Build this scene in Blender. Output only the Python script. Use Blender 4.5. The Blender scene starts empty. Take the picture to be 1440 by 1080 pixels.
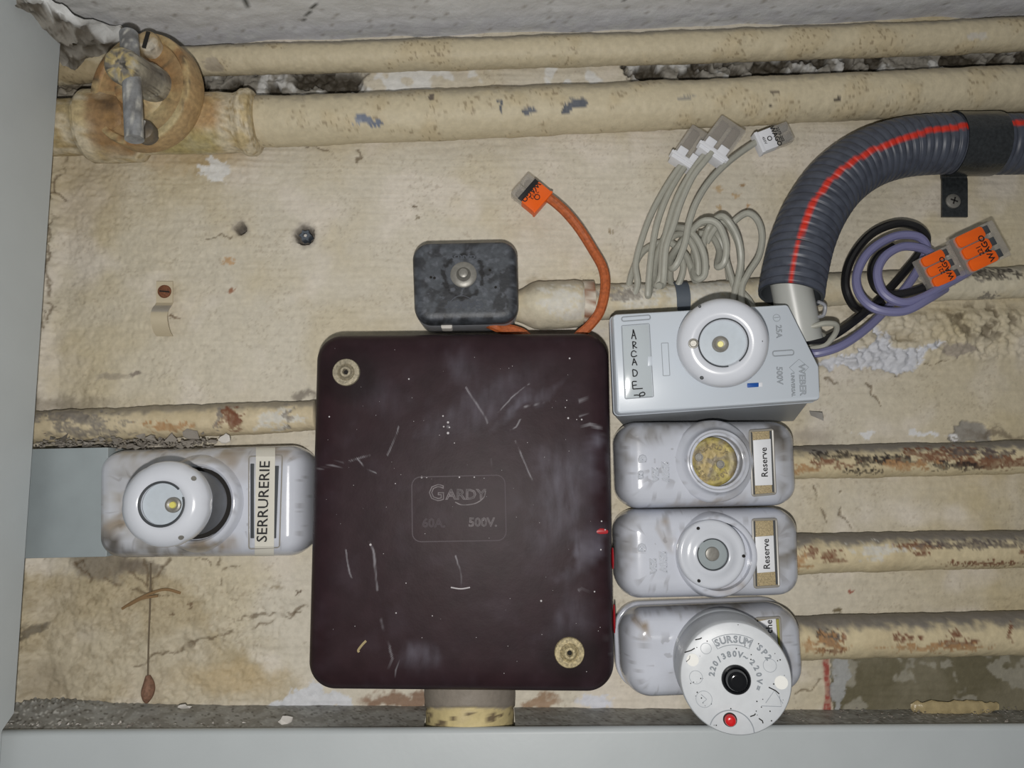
import bpy, bmesh, math, random
import numpy as np
from mathutils import Vector, Matrix

random.seed(4)
SC = bpy.context.scene
COL = SC.collection

# ------------------------------------------------------------------ camera, world, light, exposure
D = 0.5                                  # camera to wall plane (y = 0), metres
F = 1081.0                               # focal length in pixels of the 1440 x 1080 frame
TH, PH = math.radians(7.1), math.radians(1.1)
FW = np.array([math.sin(PH) * math.cos(TH), math.cos(PH) * math.cos(TH), math.sin(TH)])
RT = np.array([math.cos(PH), -math.sin(PH), 0.0])
UP = np.cross(RT, FW)
CAM = np.array([0.0, -D, 0.0])
cd = bpy.data.cameras.new('camera'); cd.sensor_width = 36; cd.lens = 36 * F / 1440
cd.clip_start = 0.01
cam = bpy.data.objects.new('camera', cd); COL.objects.link(cam)
m = Matrix(((RT[0], UP[0], -FW[0], CAM[0]), (RT[1], UP[1], -FW[1], CAM[1]), (RT[2], UP[2], -FW[2], CAM[2]), (0, 0, 0, 1)))
cam.matrix_world = m
SC.camera = cam
SC.view_settings.view_transform = 'Standard'; SC.view_settings.look = 'None'
SC.view_settings.gamma = 1; SC.view_settings.use_curve_mapping = False
SC.view_settings.exposure = 0.0
w = bpy.data.worlds.new('world'); SC.world = w; w.use_nodes = True
w.node_tree.nodes['Background'].inputs[0].default_value = (0.95, 0.98, 1.0, 1)
w.node_tree.nodes['Background'].inputs[1].default_value = 0.13
ld = bpy.data.lights.new('phone_flash', 'POINT'); ld.energy = 6.4; ld.shadow_soft_size = 0.0045
ld.color = (1.0, 0.97, 0.93)
lo = bpy.data.objects.new('phone_flash', ld); COL.objects.link(lo); lo.location = (-0.005, -D - 0.005, -0.030)

# ------------------------------------------------------------------ helpers
def P(px, py, d=0.0):
    """point on the plane d in front of the wall seen at a pixel of the photograph"""
    r = FW + (px - 720) / F * RT - (py - 540) / F * UP
    return CAM + r * ((D - d) / r[1])

def PJ(v):
    q = v - CAM
    z = q @ FW
    return 720 + F * (q @ RT) / z, 540 - F * (q @ UP) / z

def S(n, d=0.0):
    return n * (D - d) / F

def c8(r, g, b):
    f = lambda x: x / 12.92 if x <= 0.04045 else ((x + 0.055) / 1.055) ** 2.4
    return np.array([f(r / 255), f(g / 255), f(b / 255)])

def hash3(ix, iy, iz, seed):
    h = (ix * 374761393 + iy * 668265263 + iz * 2147483647 + seed * 1274126177) & 0xFFFFFFFF
    h = ((h ^ (h >> 13)) * 1274126177) & 0xFFFFFFFF
    h = ((h ^ (h >> 15)) * 2246822519) & 0xFFFFFFFF
    return ((h ^ (h >> 16)) & 0xFFFFFF) / 16777215.0

GRAD = np.array([(1, 1, 0), (-1, 1, 0), (1, -1, 0), (-1, -1, 0), (1, 0, 1), (-1, 0, 1), (1, 0, -1), (-1, 0, -1),
                 (0, 1, 1), (0, -1, 1), (0, 1, -1), (0, -1, -1), (1, 1, 0), (-1, 1, 0), (0, -1, 1), (0, -1, -1)], np.float32)
def vnoise(p, seed=0):
    """gradient noise, about 0.5 +- 0.15"""
    i = np.floor(p).astype(np.int64); f = (p - i).astype(np.float32)
    w = f * f * f * (f * (f * 6 - 15) + 10)
    r = np.zeros(len(p), np.float32)
    for dx in (0, 1):
        wx = w[:, 0] if dx else 1 - w[:, 0]
        for dy in (0, 1):
            wy = w[:, 1] if dy else 1 - w[:, 1]
            for dz in (0, 1):
                wz = w[:, 2] if dz else 1 - w[:, 2]
                g = GRAD[(hash3(i[:, 0] + dx, i[:, 1] + dy, i[:, 2] + dz, seed) * 15.99).astype(np.int64)]
                r += wx * wy * wz * (g[:, 0] * (f[:, 0] - dx) + g[:, 1] * (f[:, 1] - dy) + g[:, 2] * (f[:, 2] - dz))
    return 0.5 + 0.68 * r

ROT = np.array([[0.36, 0.48, -0.80], [-0.80, 0.60, 0.0], [0.48, 0.64, 0.60]])
def fbm(p, freq, octv=4, seed=0, gain=0.5):
    p = np.asarray(p, float) * freq @ ROT + 3.37
    a, s, t = 1.0, 0.0, 0.0
    for k in range(octv):
        s = s + a * (vnoise(p, seed + 17 * k) - .5); t += a; a *= gain; p = p * 2.03 @ ROT + 5.1
    return 0.5 + 1.25 * s / t

def sstep(a, b, x):
    t = np.clip((x - a) / (b - a), 0, 1)
    return t * t * (3 - 2 * t)

def mix(c, col, m):
    return c * (1 - m[:, None]) + np.asarray(col)[None, :] * m[:, None]

def blob(X, Y, cx, cy, rx, ry, ang=0):
    a = math.radians(ang); ca, sa = math.cos(a), math.sin(a)
    u = ((X - cx) * ca + (Y - cy) * sa) / rx; v = (-(X - cx) * sa + (Y - cy) * ca) / ry
    return 1 - np.sqrt(u * u + v * v)

def pdist(X, Y, pts):
    r = np.full(X.shape, 1e9)
    for (x0, y0), (x1, y1) in zip(pts[:-1], pts[1:]):
        dx, dy = x1 - x0, y1 - y0
        t = np.clip(((X - x0) * dx + (Y - y0) * dy) / (dx * dx + dy * dy + 1e-9), 0, 1)
        r = np.minimum(r, np.hypot(X - x0 - t * dx, Y - y0 - t * dy))
    return r

def polysd(X, Y, pts):
    """positive inside, in pixels"""
    n = len(pts); ins = np.zeros(X.shape, bool)
    for k in range(n):
        x0, y0 = pts[k]; x1, y1 = pts[(k + 1) % n]
        c = ((y0 > Y) != (y1 > Y)) & (X < (x1 - x0) * (Y - y0) / (y1 - y0 + 1e-12) + x0)
        ins ^= c
    dd = pdist(X, Y, list(pts) + [pts[0]])
    return np.where(ins, dd, -dd)

# ---- materials
def mat(name, col=None, rough=0.5, spec=0.5, metal=0.0, bump=0.0, bscale=900.0, tint=0.0, tscale=200.0, coat=0.0,
        attr=False, bump2=0.0, b2scale=120.0, alpha=1.0, emit=None):
    m = bpy.data.materials.new(name); m.use_nodes = True
    nt = m.node_tree; b = nt.nodes['Principled BSDF']; L = nt.links.new
    b.inputs['Roughness'].default_value = rough; b.inputs['Metallic'].default_value = metal
    b.inputs['Specular IOR Level'].default_value = spec
    if coat: b.inputs['Coat Weight'].default_value = coat; b.inputs['Coat Roughness'].default_value = 0.08
    tc = nt.nodes.new('ShaderNodeTexCoord')
    if attr:
        a = nt.nodes.new('ShaderNodeAttribute'); a.attribute_name = 'col'; src = a.outputs['Color']
    else:
        a = nt.nodes.new('ShaderNodeRGB'); a.outputs[0].default_value = (*col, 1); src = a.outputs[0]
    if tint:
        n = nt.nodes.new('ShaderNodeTexNoise'); n.inputs['Scale'].default_value = tscale; n.inputs['Detail'].default_value = 5
        L(tc.outputs['Object'], n.inputs['Vector'])
        mr = nt.nodes.new('ShaderNodeMapRange'); mr.inputs[1].default_value = 0.3; mr.inputs[2].default_value = 0.7
        mr.inputs[3].default_value = 1 - tint; mr.inputs[4].default_value = 1 + tint
        L(n.outputs['Fac'], mr.inputs[0])
        mx = nt.nodes.new('ShaderNodeVectorMath'); mx.operation = 'SCALE'
        L(src, mx.inputs[0]); L(mr.outputs[0], mx.inputs['Scale']); src = mx.outputs[0]
    L(src, b.inputs['Base Color'])
    prev = None
    for st, scl in ((bump, bscale), (bump2, b2scale)):
        if st:
            n = nt.nodes.new('ShaderNodeTexNoise'); n.inputs['Scale'].default_value = scl; n.inputs['Detail'].default_value = 4
            L(tc.outputs['Object'], n.inputs['Vector'])
            bp = nt.nodes.new('ShaderNodeBump'); bp.inputs['Strength'].default_value = st
            bp.inputs['Distance'].default_value = 0.35 / scl
            L(n.outputs['Fac'], bp.inputs['Height'])
            if prev: L(prev, bp.inputs['Normal'])
            prev = bp.outputs[0]
    if prev: L(prev, b.inputs['Normal'])
    if alpha < 1:
        out = nt.nodes['Material Output']
        t = nt.nodes.new('ShaderNodeBsdfTransparent'); t.inputs[0].default_value = (0.93, 0.92, 0.90, 1)
        ms = nt.nodes.new('ShaderNodeMixShader'); ms.inputs[0].default_value = alpha
        L(t.outputs[0], ms.inputs[1]); L(b.outputs[0], ms.inputs[2]); L(ms.outputs[0], out.inputs['Surface'])
    return m

M = {}
M['wall'] = mat('wall_paint', attr=True, rough=0.62, spec=0.35, bump=0.30, bscale=700, bump2=0.25, b2scale=170, tint=0.06, tscale=260)
M['ceil'] = mat('ceiling_paint', attr=True, rough=0.6, spec=0.3, bump=0.3, bscale=420, bump2=0.25, b2scale=110, tint=0.05, tscale=120)
M['pipe'] = mat('pipe_paint', attr=True, rough=0.55, spec=0.35, bump=0.35, bscale=600, tint=0.07, tscale=300)
M['brass_old'] = mat('aged_metal', attr=True, rough=0.5, spec=0.5, bump=0.4, bscale=700, tint=0.22, tscale=350)
M['frame'] = mat('frame_paint', c8(184, 190, 192), rough=0.45, spec=0.4, bump=0.06, bscale=300, tint=0.02, tscale=40)
M['frame_attr'] = mat('frame_dusty', attr=True, rough=0.5, spec=0.35, bump=0.15, bscale=900, tint=0.08, tscale=500)
M['bakelite'] = mat('bakelite', attr=True, rough=0.42, spec=0.10, bump=0.05, bscale=900, bump2=0.04, b2scale=60, tint=0.14, tscale=90)
M['bakelite_edge'] = mat('bakelite_worn_edge', c8(96, 88, 92), rough=0.4)
M['worn_print'] = mat('worn_relief', c8(128, 122, 124), rough=0.6, tint=0.35, tscale=250)
M['chalk'] = mat('chalk_dust', c8(190, 186, 188), rough=0.8)
M['red_paint'] = mat('red_paint', c8(165, 30, 38), rough=0.4)
M['washer'] = mat('dirty_metal_washer', c8(150, 142, 122), rough=0.5, metal=0.35, bump=0.3, bscale=900, tint=0.3, tscale=700)
M['washer2'] = mat('lime_spotted_washer', c8(165, 152, 118), rough=0.6, metal=0.2, bump=0.5, bscale=900, tint=0.45, tscale=800)
M['ceramic'] = mat('glazed_ceramic', attr=True, rough=0.14, spec=0.55, bump=0.02, bscale=150, tint=0.04, tscale=60)
M['white_cap'] = mat('white_porcelain', c8(204, 208, 216), rough=0.18, spec=0.55, tint=0.02, tscale=80)
M['grey_cap'] = mat('thermoset_grey_white', c8(196, 200, 204), rough=0.38, spec=0.45, bump=0.06, bscale=900, tint=0.03, tscale=300)
M['grey_cap_light'] = mat('pale_filler_dot', c8(226, 226, 222), rough=0.5)
M['groove'] = mat('groove_dark', c8(62, 66, 70), rough=0.6)
M['soft_groove'] = mat('groove_soft', c8(150, 156, 162), rough=0.5)
M['plastic'] = mat('light_grey_plastic', c8(198, 206, 215), rough=0.32, spec=0.45, bump=0.03, bscale=900)
M['plastic_line'] = mat('plastic_relief', c8(172, 180, 186), rough=0.4)
M['plastic_dark'] = mat('plastic_base_grey', c8(160, 164, 168), rough=0.45)
M['window_clear'] = mat('clear_window', c8(185, 193, 198), rough=0.1, spec=0.6)
M['ink'] = mat('black_ink', c8(22, 22, 24), rough=0.5)
M['paper'] = mat('label_paper', c8(226, 228, 232), rough=0.45)
M['tape'] = mat('label_tape', c8(216, 213, 202), rough=0.25, spec=0.5)
M['cork'] = mat('speckled_card', c8(168, 152, 118), rough=0.7, tint=0.4, tscale=1500)
M['brass'] = mat('yellow_brass', attr=True, rough=0.5, metal=0.15, bump=0.3, bscale=700, tint=0.12, tscale=600)
M['steel'] = mat('dull_steel', c8(136, 134, 128), rough=0.42, metal=0.35, bump=0.15, bscale=900, tint=0.12, tscale=400)
M['lens'] = mat('yellow_indicator', c8(214, 206, 110), rough=0.3)
M['glassplate'] = mat('fuse_window', c8(190, 199, 207), rough=0.12, spec=0.6, tint=0.03, tscale=300)
M['black_gloss'] = mat('black_button', c8(16, 17, 20), rough=0.12, spec=0.6)
M['red_gloss'] = mat('red_button', c8(200, 28, 32), rough=0.25)
M['blackbox'] = mat('black_painted_lid', attr=True, rough=0.48, spec=0.4, bump=0.25, bscale=500, tint=0.22, tscale=350)
M['lid_relief'] = mat('lid_relief', c8(92, 96, 104), rough=0.5)
M['greyside'] = mat('grey_box_side', c8(150, 152, 158), rough=0.3, spec=0.45, tint=0.1, tscale=150)
M['conduit'] = mat('corrugated_conduit', attr=True, rough=0.42, spec=0.4, tint=0.06, tscale=300)
M['tube'] = mat('grey_pvc', c8(176, 178, 174), rough=0.35)
M['clamp'] = mat('black_clamp', c8(44, 47, 49), rough=0.22, spec=0.55, bump=0.25, bscale=500, tint=0.35, tscale=500)
M['cable_grey'] = mat('grey_cable', c8(166, 166, 156), rough=0.4, spec=0.4, tint=0.05, tscale=300)
M['cable_black'] = mat('black_cable', c8(26, 26, 28), rough=0.35)
M['cable_violet'] = mat('violet_cable', c8(118, 118, 156), rough=0.4)
M['cable_orange'] = mat('orange_dirty_cable', c8(176, 92, 48), rough=0.6, bump=0.3, bscale=800, tint=0.25, tscale=500)
M['orange'] = mat('orange_plastic', c8(238, 100, 22), rough=0.3)
M['clear'] = mat('clear_polycarbonate', c8(196, 192, 186), rough=0.06, spec=0.7, alpha=0.34)
M['clear_white'] = mat('white_plastic', c8(222, 224, 230), rough=0.3)
M['inner'] = mat('connector_contacts', c8(128, 118, 106), rough=0.4, metal=0.3)
M['saddle'] = mat('painted_saddle', attr=True, rough=0.5, bump=0.15, bscale=500)
M['rust'] = mat('rust', c8(118, 74, 50), rough=0.8, bump=0.6, bscale=900, tint=0.3, tscale=700)
M['plug'] = mat('grey_wall_plug', c8(84, 92, 102), rough=0.6)
M['dark'] = mat('hole_dark', c8(30, 28, 26), rough=0.9)
M['cover'] = mat('grey_cover_plate', c8(150, 159, 162), rough=0.4, bump=0.05, bscale=600, tint=0.05, tscale=60)
M['foam'] = mat('yellowed_glue', c8(172, 156, 118), rough=0.3, bump=0.4, bscale=350, tint=0.15, tscale=150)
M['flake'] = mat('paint_flake', c8(206, 202, 196), rough=0.7)
M['dirtflake'] = mat('dust_crumb', c8(140, 134, 126), rough=0.9)
M['leaf'] = mat('dry_brown_husk', c8(128, 96, 78), rough=0.8, bump=0.5, bscale=700, tint=0.3, tscale=500)
M['straw'] = mat('straw', c8(142, 114, 80), rough=0.8)
M['web'] = mat('dusty_thread', c8(112, 100, 82), rough=0.9)
M['blue'] = mat('blue_plastic', c8(30, 82, 160), rough=0.3)
M['yellow'] = mat('yellow_green_strip', c8(150, 148, 60), rough=0.6)

# ---- mesh building
def mk(name, V, Fc, material, parent=None, smooth=True, col=None, sharp=35, origin=None, recalc=True, mats=None, fmat=None):
    V = np.asarray(V, float)
    if parent is not None:
        o0 = np.array(WORLD[parent.name])
    else:
        if origin is None:
            lo_, hi_ = V.min(0), V.max(0)
            origin = np.array([(lo_[0] + hi_[0]) / 2, hi_[1], (lo_[2] + hi_[2]) / 2])
        o0 = np.array(origin, float)
    me = bpy.data.meshes.new(name)
    me.from_pydata((V - o0).tolist(), [], [list(f) for f in Fc])
    if col is not None:
        a = me.attributes.new('col', 'FLOAT_COLOR', 'POINT')
        a.data.foreach_set('color', np.c_[np.clip(col, 0, 1), np.ones(len(V))].astype(np.float32).ravel())
    if recalc:
        bm = bmesh.new(); bm.from_mesh(me); bmesh.ops.recalc_face_normals(bm, faces=bm.faces[:]); bm.to_mesh(me); bm.free()
    if smooth:
        me.polygons.foreach_set('use_smooth', np.ones(len(me.polygons), bool))
        if sharp: me.set_sharp_from_angle(angle=math.radians(sharp))
    me.materials.append(M[material] if isinstance(material, str) else material)
    for x in (mats or []): me.materials.append(M[x])
    if fmat is not None: me.polygons.foreach_set('material_index', np.asarray(fmat, np.int32))
    ob = bpy.data.objects.new(name, me); COL.objects.link(ob)
    if parent is not None: ob.parent = parent
    else: ob.location = o0
    WORLD[ob.name] = tuple(o0)
    return ob
WORLD = {}

def thing(name, label, cat, loc, group=None):
    o = bpy.data.objects.new(name, None); COL.objects.link(o); o.location = loc; o.empty_display_size = 0.01
    o['label'] = label; o['category'] = cat
    if group: o['group'] = group
    WORLD[o.name] = tuple(loc)
    return o

def tag(o, label, cat, group=None, kind=None):
    if label: o['label'] = label
    if cat: o['category'] = cat
    if group: o['group'] = group
    if kind: o['kind'] = kind
    return o

def struct(o): o['kind'] = 'structure'; return o

X3, Z3, NY = np.array([1.0, 0, 0]), np.array([0, 0, 1.0]), np.array([0, -1.0, 0])

def rounded(poly, r, n=8, inset=0.0, m=0):
    """rounded polygon (CCW) inset by a distance; always len(poly)*n points"""
    poly = np.asarray(poly, float); k = len(poly); out = []
    rs = r if hasattr(r, '__len__') else [r] * k
    ofs = []
    for i in range(k):
        a, b, c = poly[i - 1], poly[i], poly[(i + 1) % k]
        u = (b - a) / np.linalg.norm(b - a); v = (c - b) / np.linalg.norm(c - b)
        nu, nv = np.array([-u[1], u[0]]), np.array([-v[1], v[0]])
        den = 1 + nu @ nv
        ofs.append(b + (nu + nv) / den * inset)
    for i in range(k):
        a, b, c = ofs[i - 1], ofs[i], ofs[(i + 1) % k]
        rr = max(rs[i] - inset, 2e-5)
        u = (a - b) / np.linalg.norm(a - b); v = (c - b) / np.linalg.norm(c - b)
        ang = math.acos(np.clip(u @ v, -1, 1)); t = rr / math.tan(ang / 2)
        p0, p1 = b + u * t, b + v * t
        bis = (u + v) / np.linalg.norm(u + v); cen = b + bis * rr / math.sin(ang / 2)
        a0 = math.atan2(*(p0 - cen)[::-1]); a1 = math.atan2(*(p1 - cen)[::-1])
        while a1 < a0: a1 += 2 * math.pi
        if a1 - a0 > math.pi: a1 -= 2 * math.pi
        for q in range(n):
            s = a0 + (a1 - a0) * q / (n - 1)
            out.append(cen + rr * np.array([math.cos(s), math.sin(s)]))
    out = np.array(out)
    if m:
        o2 = []
        for i in range(k):
            o2 += list(out[i * n:(i + 1) * n]); p, q = out[(i + 1) * n - 1], out[((i + 1) * n) % (k * n)]
            o2 += [p + (q - p) * j / (m + 1) for j in range(1, m + 1)]
        out = np.array(o2)
    return out

def loft(loops, cap0=None, cap1=None, closed=True):
    V = np.concatenate(loops); n = len(loops[0]); Fc = []
    for i in range(len(loops) - 1):
        for j in range(n if closed else n - 1):
            k = (j + 1) % n
            Fc.append((i * n + j, i * n + k, (i + 1) * n + k, (i + 1) * n + j))
    base = len(V); extra = []
    def cap(idx0, loop, rings, flip):
        nonlocal base
        if rings == 1:
            f = list(range(idx0, idx0 + n)); Fc.append(f[::-1] if flip else f); return
        cen = loop.mean(0); prev = idx0
        for r in range(1, rings):
            t = r / rings
            extra.append(loop * (1 - t) + cen * t)
            for j in range(n):
                k = (j + 1) % n
                Fc.append((prev + j, prev + k, base + k, base + j))
            prev = base; base += n
        extra.append(cen[None, :])
        for j in range(n): Fc.append((prev + j, prev + (j + 1) % n, base))
        base += 1
    if cap0: cap(0, loops[0], cap0, True)
    if cap1: cap((len(loops) - 1) * n, loops[-1], cap1, False)
    if extra: V = np.concatenate([V] + extra)
    return V, Fc

def prism(poly, r, prof, n=8, o=None, a=X3, b=Z3, nr=NY, cap0=1, cap1=1, m=0):
    """poly in (a,b); prof: list of (inset, height along nr)"""
    o = np.zeros(3) if o is None else np.asarray(o)
    loops = []
    for ins, h in prof:
        q = rounded(poly, r, n, ins, m)
        loops.append(o + q[:, :1] * a + q[:, 1:] * b + h * nr)
    return loft(loops, cap0, cap1)

def quad(pts, d):
    """pixel corners (TL, TR, BR, BL or any order) -> CCW polygon in wall (x,z) at depth d"""
    q = np.array([P(x, y, d)[[0, 2]] for x, y in pts])
    ar = 0.5 * np.sum(q[:, 0] * np.roll(q[:, 1], -1) - np.roll(q[:, 0], -1) * q[:, 1])
    return q if ar > 0 else q[::-1]

def slab(pts, d0, d1, r=0.0005, e=0.0004, n=3, cap1=1):
    """thin rounded plate between wall distances d0 and d1 (outline read at d1)"""
    q = quad(pts, d1)
    return prism(q, r, [(0, d0), (0, d1 - e), (e * 0.3, d1 - e * 0.3), (e, d1)], n, cap1=cap1)

def frame_of(ax):
    ax = np.asarray(ax, float); ax = ax / np.linalg.norm(ax)
    a = np.cross(np.array([0, 0, 1.0]), ax); a /= np.linalg.norm(a)
    b = np.cross(ax, a)
    return a, b, ax

def lathe(o, ax, prof, n=48, cap0=None, cap1=None, wob=None):
    a, b, ax = frame_of(ax)
    t = np.linspace(0, 2 * math.pi, n, endpoint=False)
    circ = np.cos(t)[:, None] * a + np.sin(t)[:, None] * b
    loops = [np.asarray(o) + h * ax + circ * (r * (1 if wob is None else wob(t, h)[:, None])) for h, r in prof]
    return loft(loops, cap0, cap1)

def join(*parts):
    V, Fc, k = [], [], 0
    for v, f in parts:
        V.append(np.asarray(v)); Fc += [tuple(i + k for i in q) for q in f]; k += len(v)
    return np.concatenate(V), Fc

def crom(pts, m=8):
    p = np.asarray(pts, float); p = np.vstack([2 * p[0] - p[1], p, 2 * p[-1] - p[-2]]); out = []
    for i in range(1, len(p) - 2):
        for k in range(m):
            t = k / m
            out.append(0.5 * (2 * p[i] + (p[i + 1] - p[i - 1]) * t + (2 * p[i - 1] - 5 * p[i] + 4 * p[i + 1] - p[i + 2]) * t * t
                              + (3 * p[i] - p[i - 1] - 3 * p[i + 1] + p[i + 2]) * t ** 3))
    out.append(p[-2]); return np.array(out)

def tube(path, rad, n=12, cap=True):
    path = np.asarray(path, float); N = len(path)
    tg = np.gradient(path, axis=0); tg /= np.linalg.norm(tg, axis=1)[:, None]
    ref = np.array([0, -1.0, 0]) if abs(tg[0][1]) < 0.8 else np.array([0, 0, 1.0])
    u = ref - tg[0] * (ref @ tg[0]); u /= np.linalg.norm(u)
    t = np.linspace(0, 2 * math.pi, n, endpoint=False); loops = []
    rad = rad if hasattr(rad, '__len__') else [rad] * N
    for i in range(N):
        u = u - tg[i] * (u @ tg[i]); u /= np.linalg.norm(u); v = np.cross(tg[i], u)
        loops.append(path[i] + rad[i] * (np.cos(t)[:, None] * u + np.sin(t)[:, None] * v))
    return loft(loops, 1 if cap else None, 1 if cap else None)

def pxpath(pts, m=8):
    return crom([P(*p) for p in pts], m)

def cable(name, pts, r, material, label=None, cat='cable', group=None, parent=None, m=8, n=10):
    V, Fc = tube(pxpath(pts, m), r, n)
    o = mk(name, V, Fc, material, parent)
    if label: tag(o, label, cat, group)
    return o

DG = bpy.context.evaluated_depsgraph_get
def text_geo(s, size, extrude=0.0001, outline=0.0, res=2, sx=1.0, bold=0.0):
    c = bpy.data.curves.new('t', 'FONT'); c.body = s; c.size = size; c.align_x = 'CENTER'; c.align_y = 'CENTER'
    c.resolution_u = res
    if outline: c.fill_mode = 'NONE'; c.bevel_depth = outline; c.bevel_resolution = 0
    else: c.extrude = extrude; c.offset = bold * size
    ob = bpy.data.objects.new('t', c); COL.objects.link(ob)
    dg = DG(); dg.update()
    me = bpy.data.meshes.new_from_object(ob.evaluated_get(dg))
    V = np.array([v.co[:] for v in me.vertices]).reshape(-1, 3); Fc = [tuple(p.vertices) for p in me.polygons]
    bpy.data.objects.remove(ob); bpy.data.curves.remove(c); bpy.data.meshes.remove(me)
    V[:, 0] *= sx
    return V, Fc

def put(geo, o, a, b, nr):
    V, Fc = geo
    return np.asarray(o) + V[:, :1] * a + V[:, 1:2] * b + V[:, 2:] * nr, Fc

def text_px(s, px, py, d, hpx, ang=0, **k):
    """text facing the room; ang = reading direction in the picture, degrees clockwise"""
    a = math.radians(-ang); ca, sa = math.cos(a), math.sin(a)
    return put(text_geo(s, S(hpx, d) / 0.7, **k), P(px, py, d), np.array([ca, 0, sa]), np.array([-sa, 0, ca]), NY)

def line_px(pts, d, r, n=6, m=4, smooth=True):
    p = [P(x, y, d) for x, y in pts]
    return tube(crom(p, m) if smooth else np.array(p), r, n)

# ------------------------------------------------------------------ structure: wall
CREAM = c8(207, 200, 184)
def build_wall():
    st = 0.0009
    xs = np.arange(-0.42, 0.421, st); zs = np.arange(-0.20, 0.345, st)
    nx, nz = len(xs), len(zs)
    GX, GZ = np.meshgrid(xs, zs); gx, gz = GX.ravel(), GZ.ravel()
    V = np.c_[gx, np.zeros_like(gx), gz]
    X, Y = PJ(V)
    p3 = V.copy()
    n1 = fbm(p3, 14, 4, 1); n2 = fbm(p3, 60, 4, 2); n3 = fbm(p3, 220, 3, 3); n4 = fbm(p3, 480, 2, 5)
    Xw = X + (fbm(p3, 70, 6, 8, .62) - .5) * 42; Yw = Y + (fbm(p3, 70, 6, 9, .62) - .5) * 36
    C = np.tile(CREAM, (len(V), 1))
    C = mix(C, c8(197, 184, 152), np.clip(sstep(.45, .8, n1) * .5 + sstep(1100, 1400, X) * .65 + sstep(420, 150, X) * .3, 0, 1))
    C = mix(C, c8(220, 212, 200), sstep(.5, .8, fbm(p3, 22, 3, 11)) * .7)
    dep = (n1 - .5) * 0.004
    # rough stucco on the left, fairly smooth elsewhere
    rough = np.maximum(np.clip(1 - (X - 80) / 520, .14, 1), 1.2 * sstep(470, 380, X) * sstep(780, 830, Y))
    ridged = 1 - np.abs(2 * n3 - 1)
    dep += rough * ((n2 - .5) * .0026 + (ridged - .7) * .0011)
    rr = sstep(1150, 1200, X) * sstep(430, 450, Y) * sstep(520, 505, Y + (X - 1160) * .02)
    dep += rr * ((n3 - .5) * .004 + .0035)
    # horizontal brush strokes
    br = fbm(np.c_[gx * 25, gz * 0, gz * 420], 1, 3, 21)
    dep += (br - .5) * .0007
    C *= (1 + (br - .5)[:, None] * .10)
    # corner bulge at the far left
    dep += sstep(102, 70, X + (n2 - .5) * 30 + (Y - 300) * .06) * .006
    # small specks of dirt
    sp = sstep(.68, .76, n4) * sstep(.45, .62, fbm(p3, 40, 3, 31))
    C = mix(C, c8(132, 114, 92), sp * .26)
    def paint(m, col): nonlocal C; C = mix(C, c8(*col), np.clip(m, 0, 1))
    # yellow brown weeping below the valve, white scuff
    paint(sstep(0, .6, blob(Xw, Yw, 280, 205, 95, 55)) * .55, (176, 148, 96))
    paint(sstep(0, .3, blob(Xw, Yw, 300, 240, 26, 12, 20)), (226, 226, 224))
    paint(sstep(0, .8, blob(Xw, Yw, 120, 260, 90, 120)) * .35, (176, 156, 120))
    # tan, dirty field at the lower left
    tan = sstep(-.1, .5, polysd(Xw, Yw, [(20, 800), (260, 800), (300, 850), (330, 900), (420, 960), (425, 1000), (20, 1000)]) / 40)
    paint(tan * (.45 + .45 * sstep(.4, .65, n1)), (182, 168, 138)); paint(sstep(430, 200, Xw) * sstep(800, 850, Y) * sstep(.5, .62, fbm(p3, 130, 4, 67, .6)) * .35, (150, 136, 110))
    paint(sstep(0, .8, blob(Xw, Yw, 330, 955, 110, 34)) * .6, (190, 168, 126))
    paint(sstep(0, 3, polysd(Xw, Yw, [(428, 968), (432, 950), (450, 962), (500, 985), (500, 1000), (372, 1000), (380, 985)])), (208, 210, 214))
    # dusty cobweb film below the left fuse holder
    paint(sstep(0, .5, blob(Xw, Yw, 150, 792, 66, 32)) * .8, (122, 112, 98)); paint(sstep(.1, .9, blob(Xw, Yw, 60, 960, 70, 50)) * .5, (140, 128, 108))
    paint(sstep(0, .5, blob(Xw, Yw, 200, 800, 46, 16, 25)) * .7, (110, 100, 88))
    paint(sstep(0, .5, blob(Xw, Yw, 46, 888, 26, 10, -20)) * .8, (96, 88, 74))
    # cracks
    cr = [([(440, 843), (400, 868), (352, 884), (300, 895), (252, 912), (205, 928), (188, 938)], 1.6),
          ([(425, 860), (395, 862), (330, 872)], 1.0), ([(310, 788), (312, 800), (315, 826)], 1.4), ([(312, 800), (345, 792), (360, 785)], 1.1),
          ([(280, 785), (302, 797), (312, 800)], 1.0), ([(120, 790), (90, 800), (78, 792)], 1.0),
          ([(1221, 540), (1232, 556), (1238, 570)], 1.2), ([(1160, 530), (1186, 542)], 1.2), ([(1142, 680), (1150, 712), (1160, 735)], .9),
          ([(1185, 690), (1180, 715), (1196, 745)], .9), ([(1330, 508), (1290, 518), (1250, 528)], .8), ([(1120, 975), (1145, 966), (1158, 952)], 1.4),
          ([(100, 795), (125, 812)], 1.2), ([(118, 788), (128, 818)], 1.2), ([(205, 788), (211, 835)], 2.6), ([(238, 790), (218, 812), (212, 832)], 2.2), ([(180, 803), (205, 818)], 1.8), ([(188, 828), (210, 834)], 1.0), ([(198, 840), (222, 836), (238, 838)], 1.0), ([(150, 812), (170, 822)], 1.0), ([(96, 790), (70, 786)], 1.0), ([(500, 210), (512, 222), (506, 228)], 1.0), ([(430, 205), (460, 213)], .8), ([(95, 225), (82, 260), (75, 330), (66, 460)], 1.4),
          ([(66, 420), (78, 430), (70, 450)], 1.4), ([(80, 270), (92, 285)], 1.2), ([(290, 335), (330, 330)], .8)]
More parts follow.
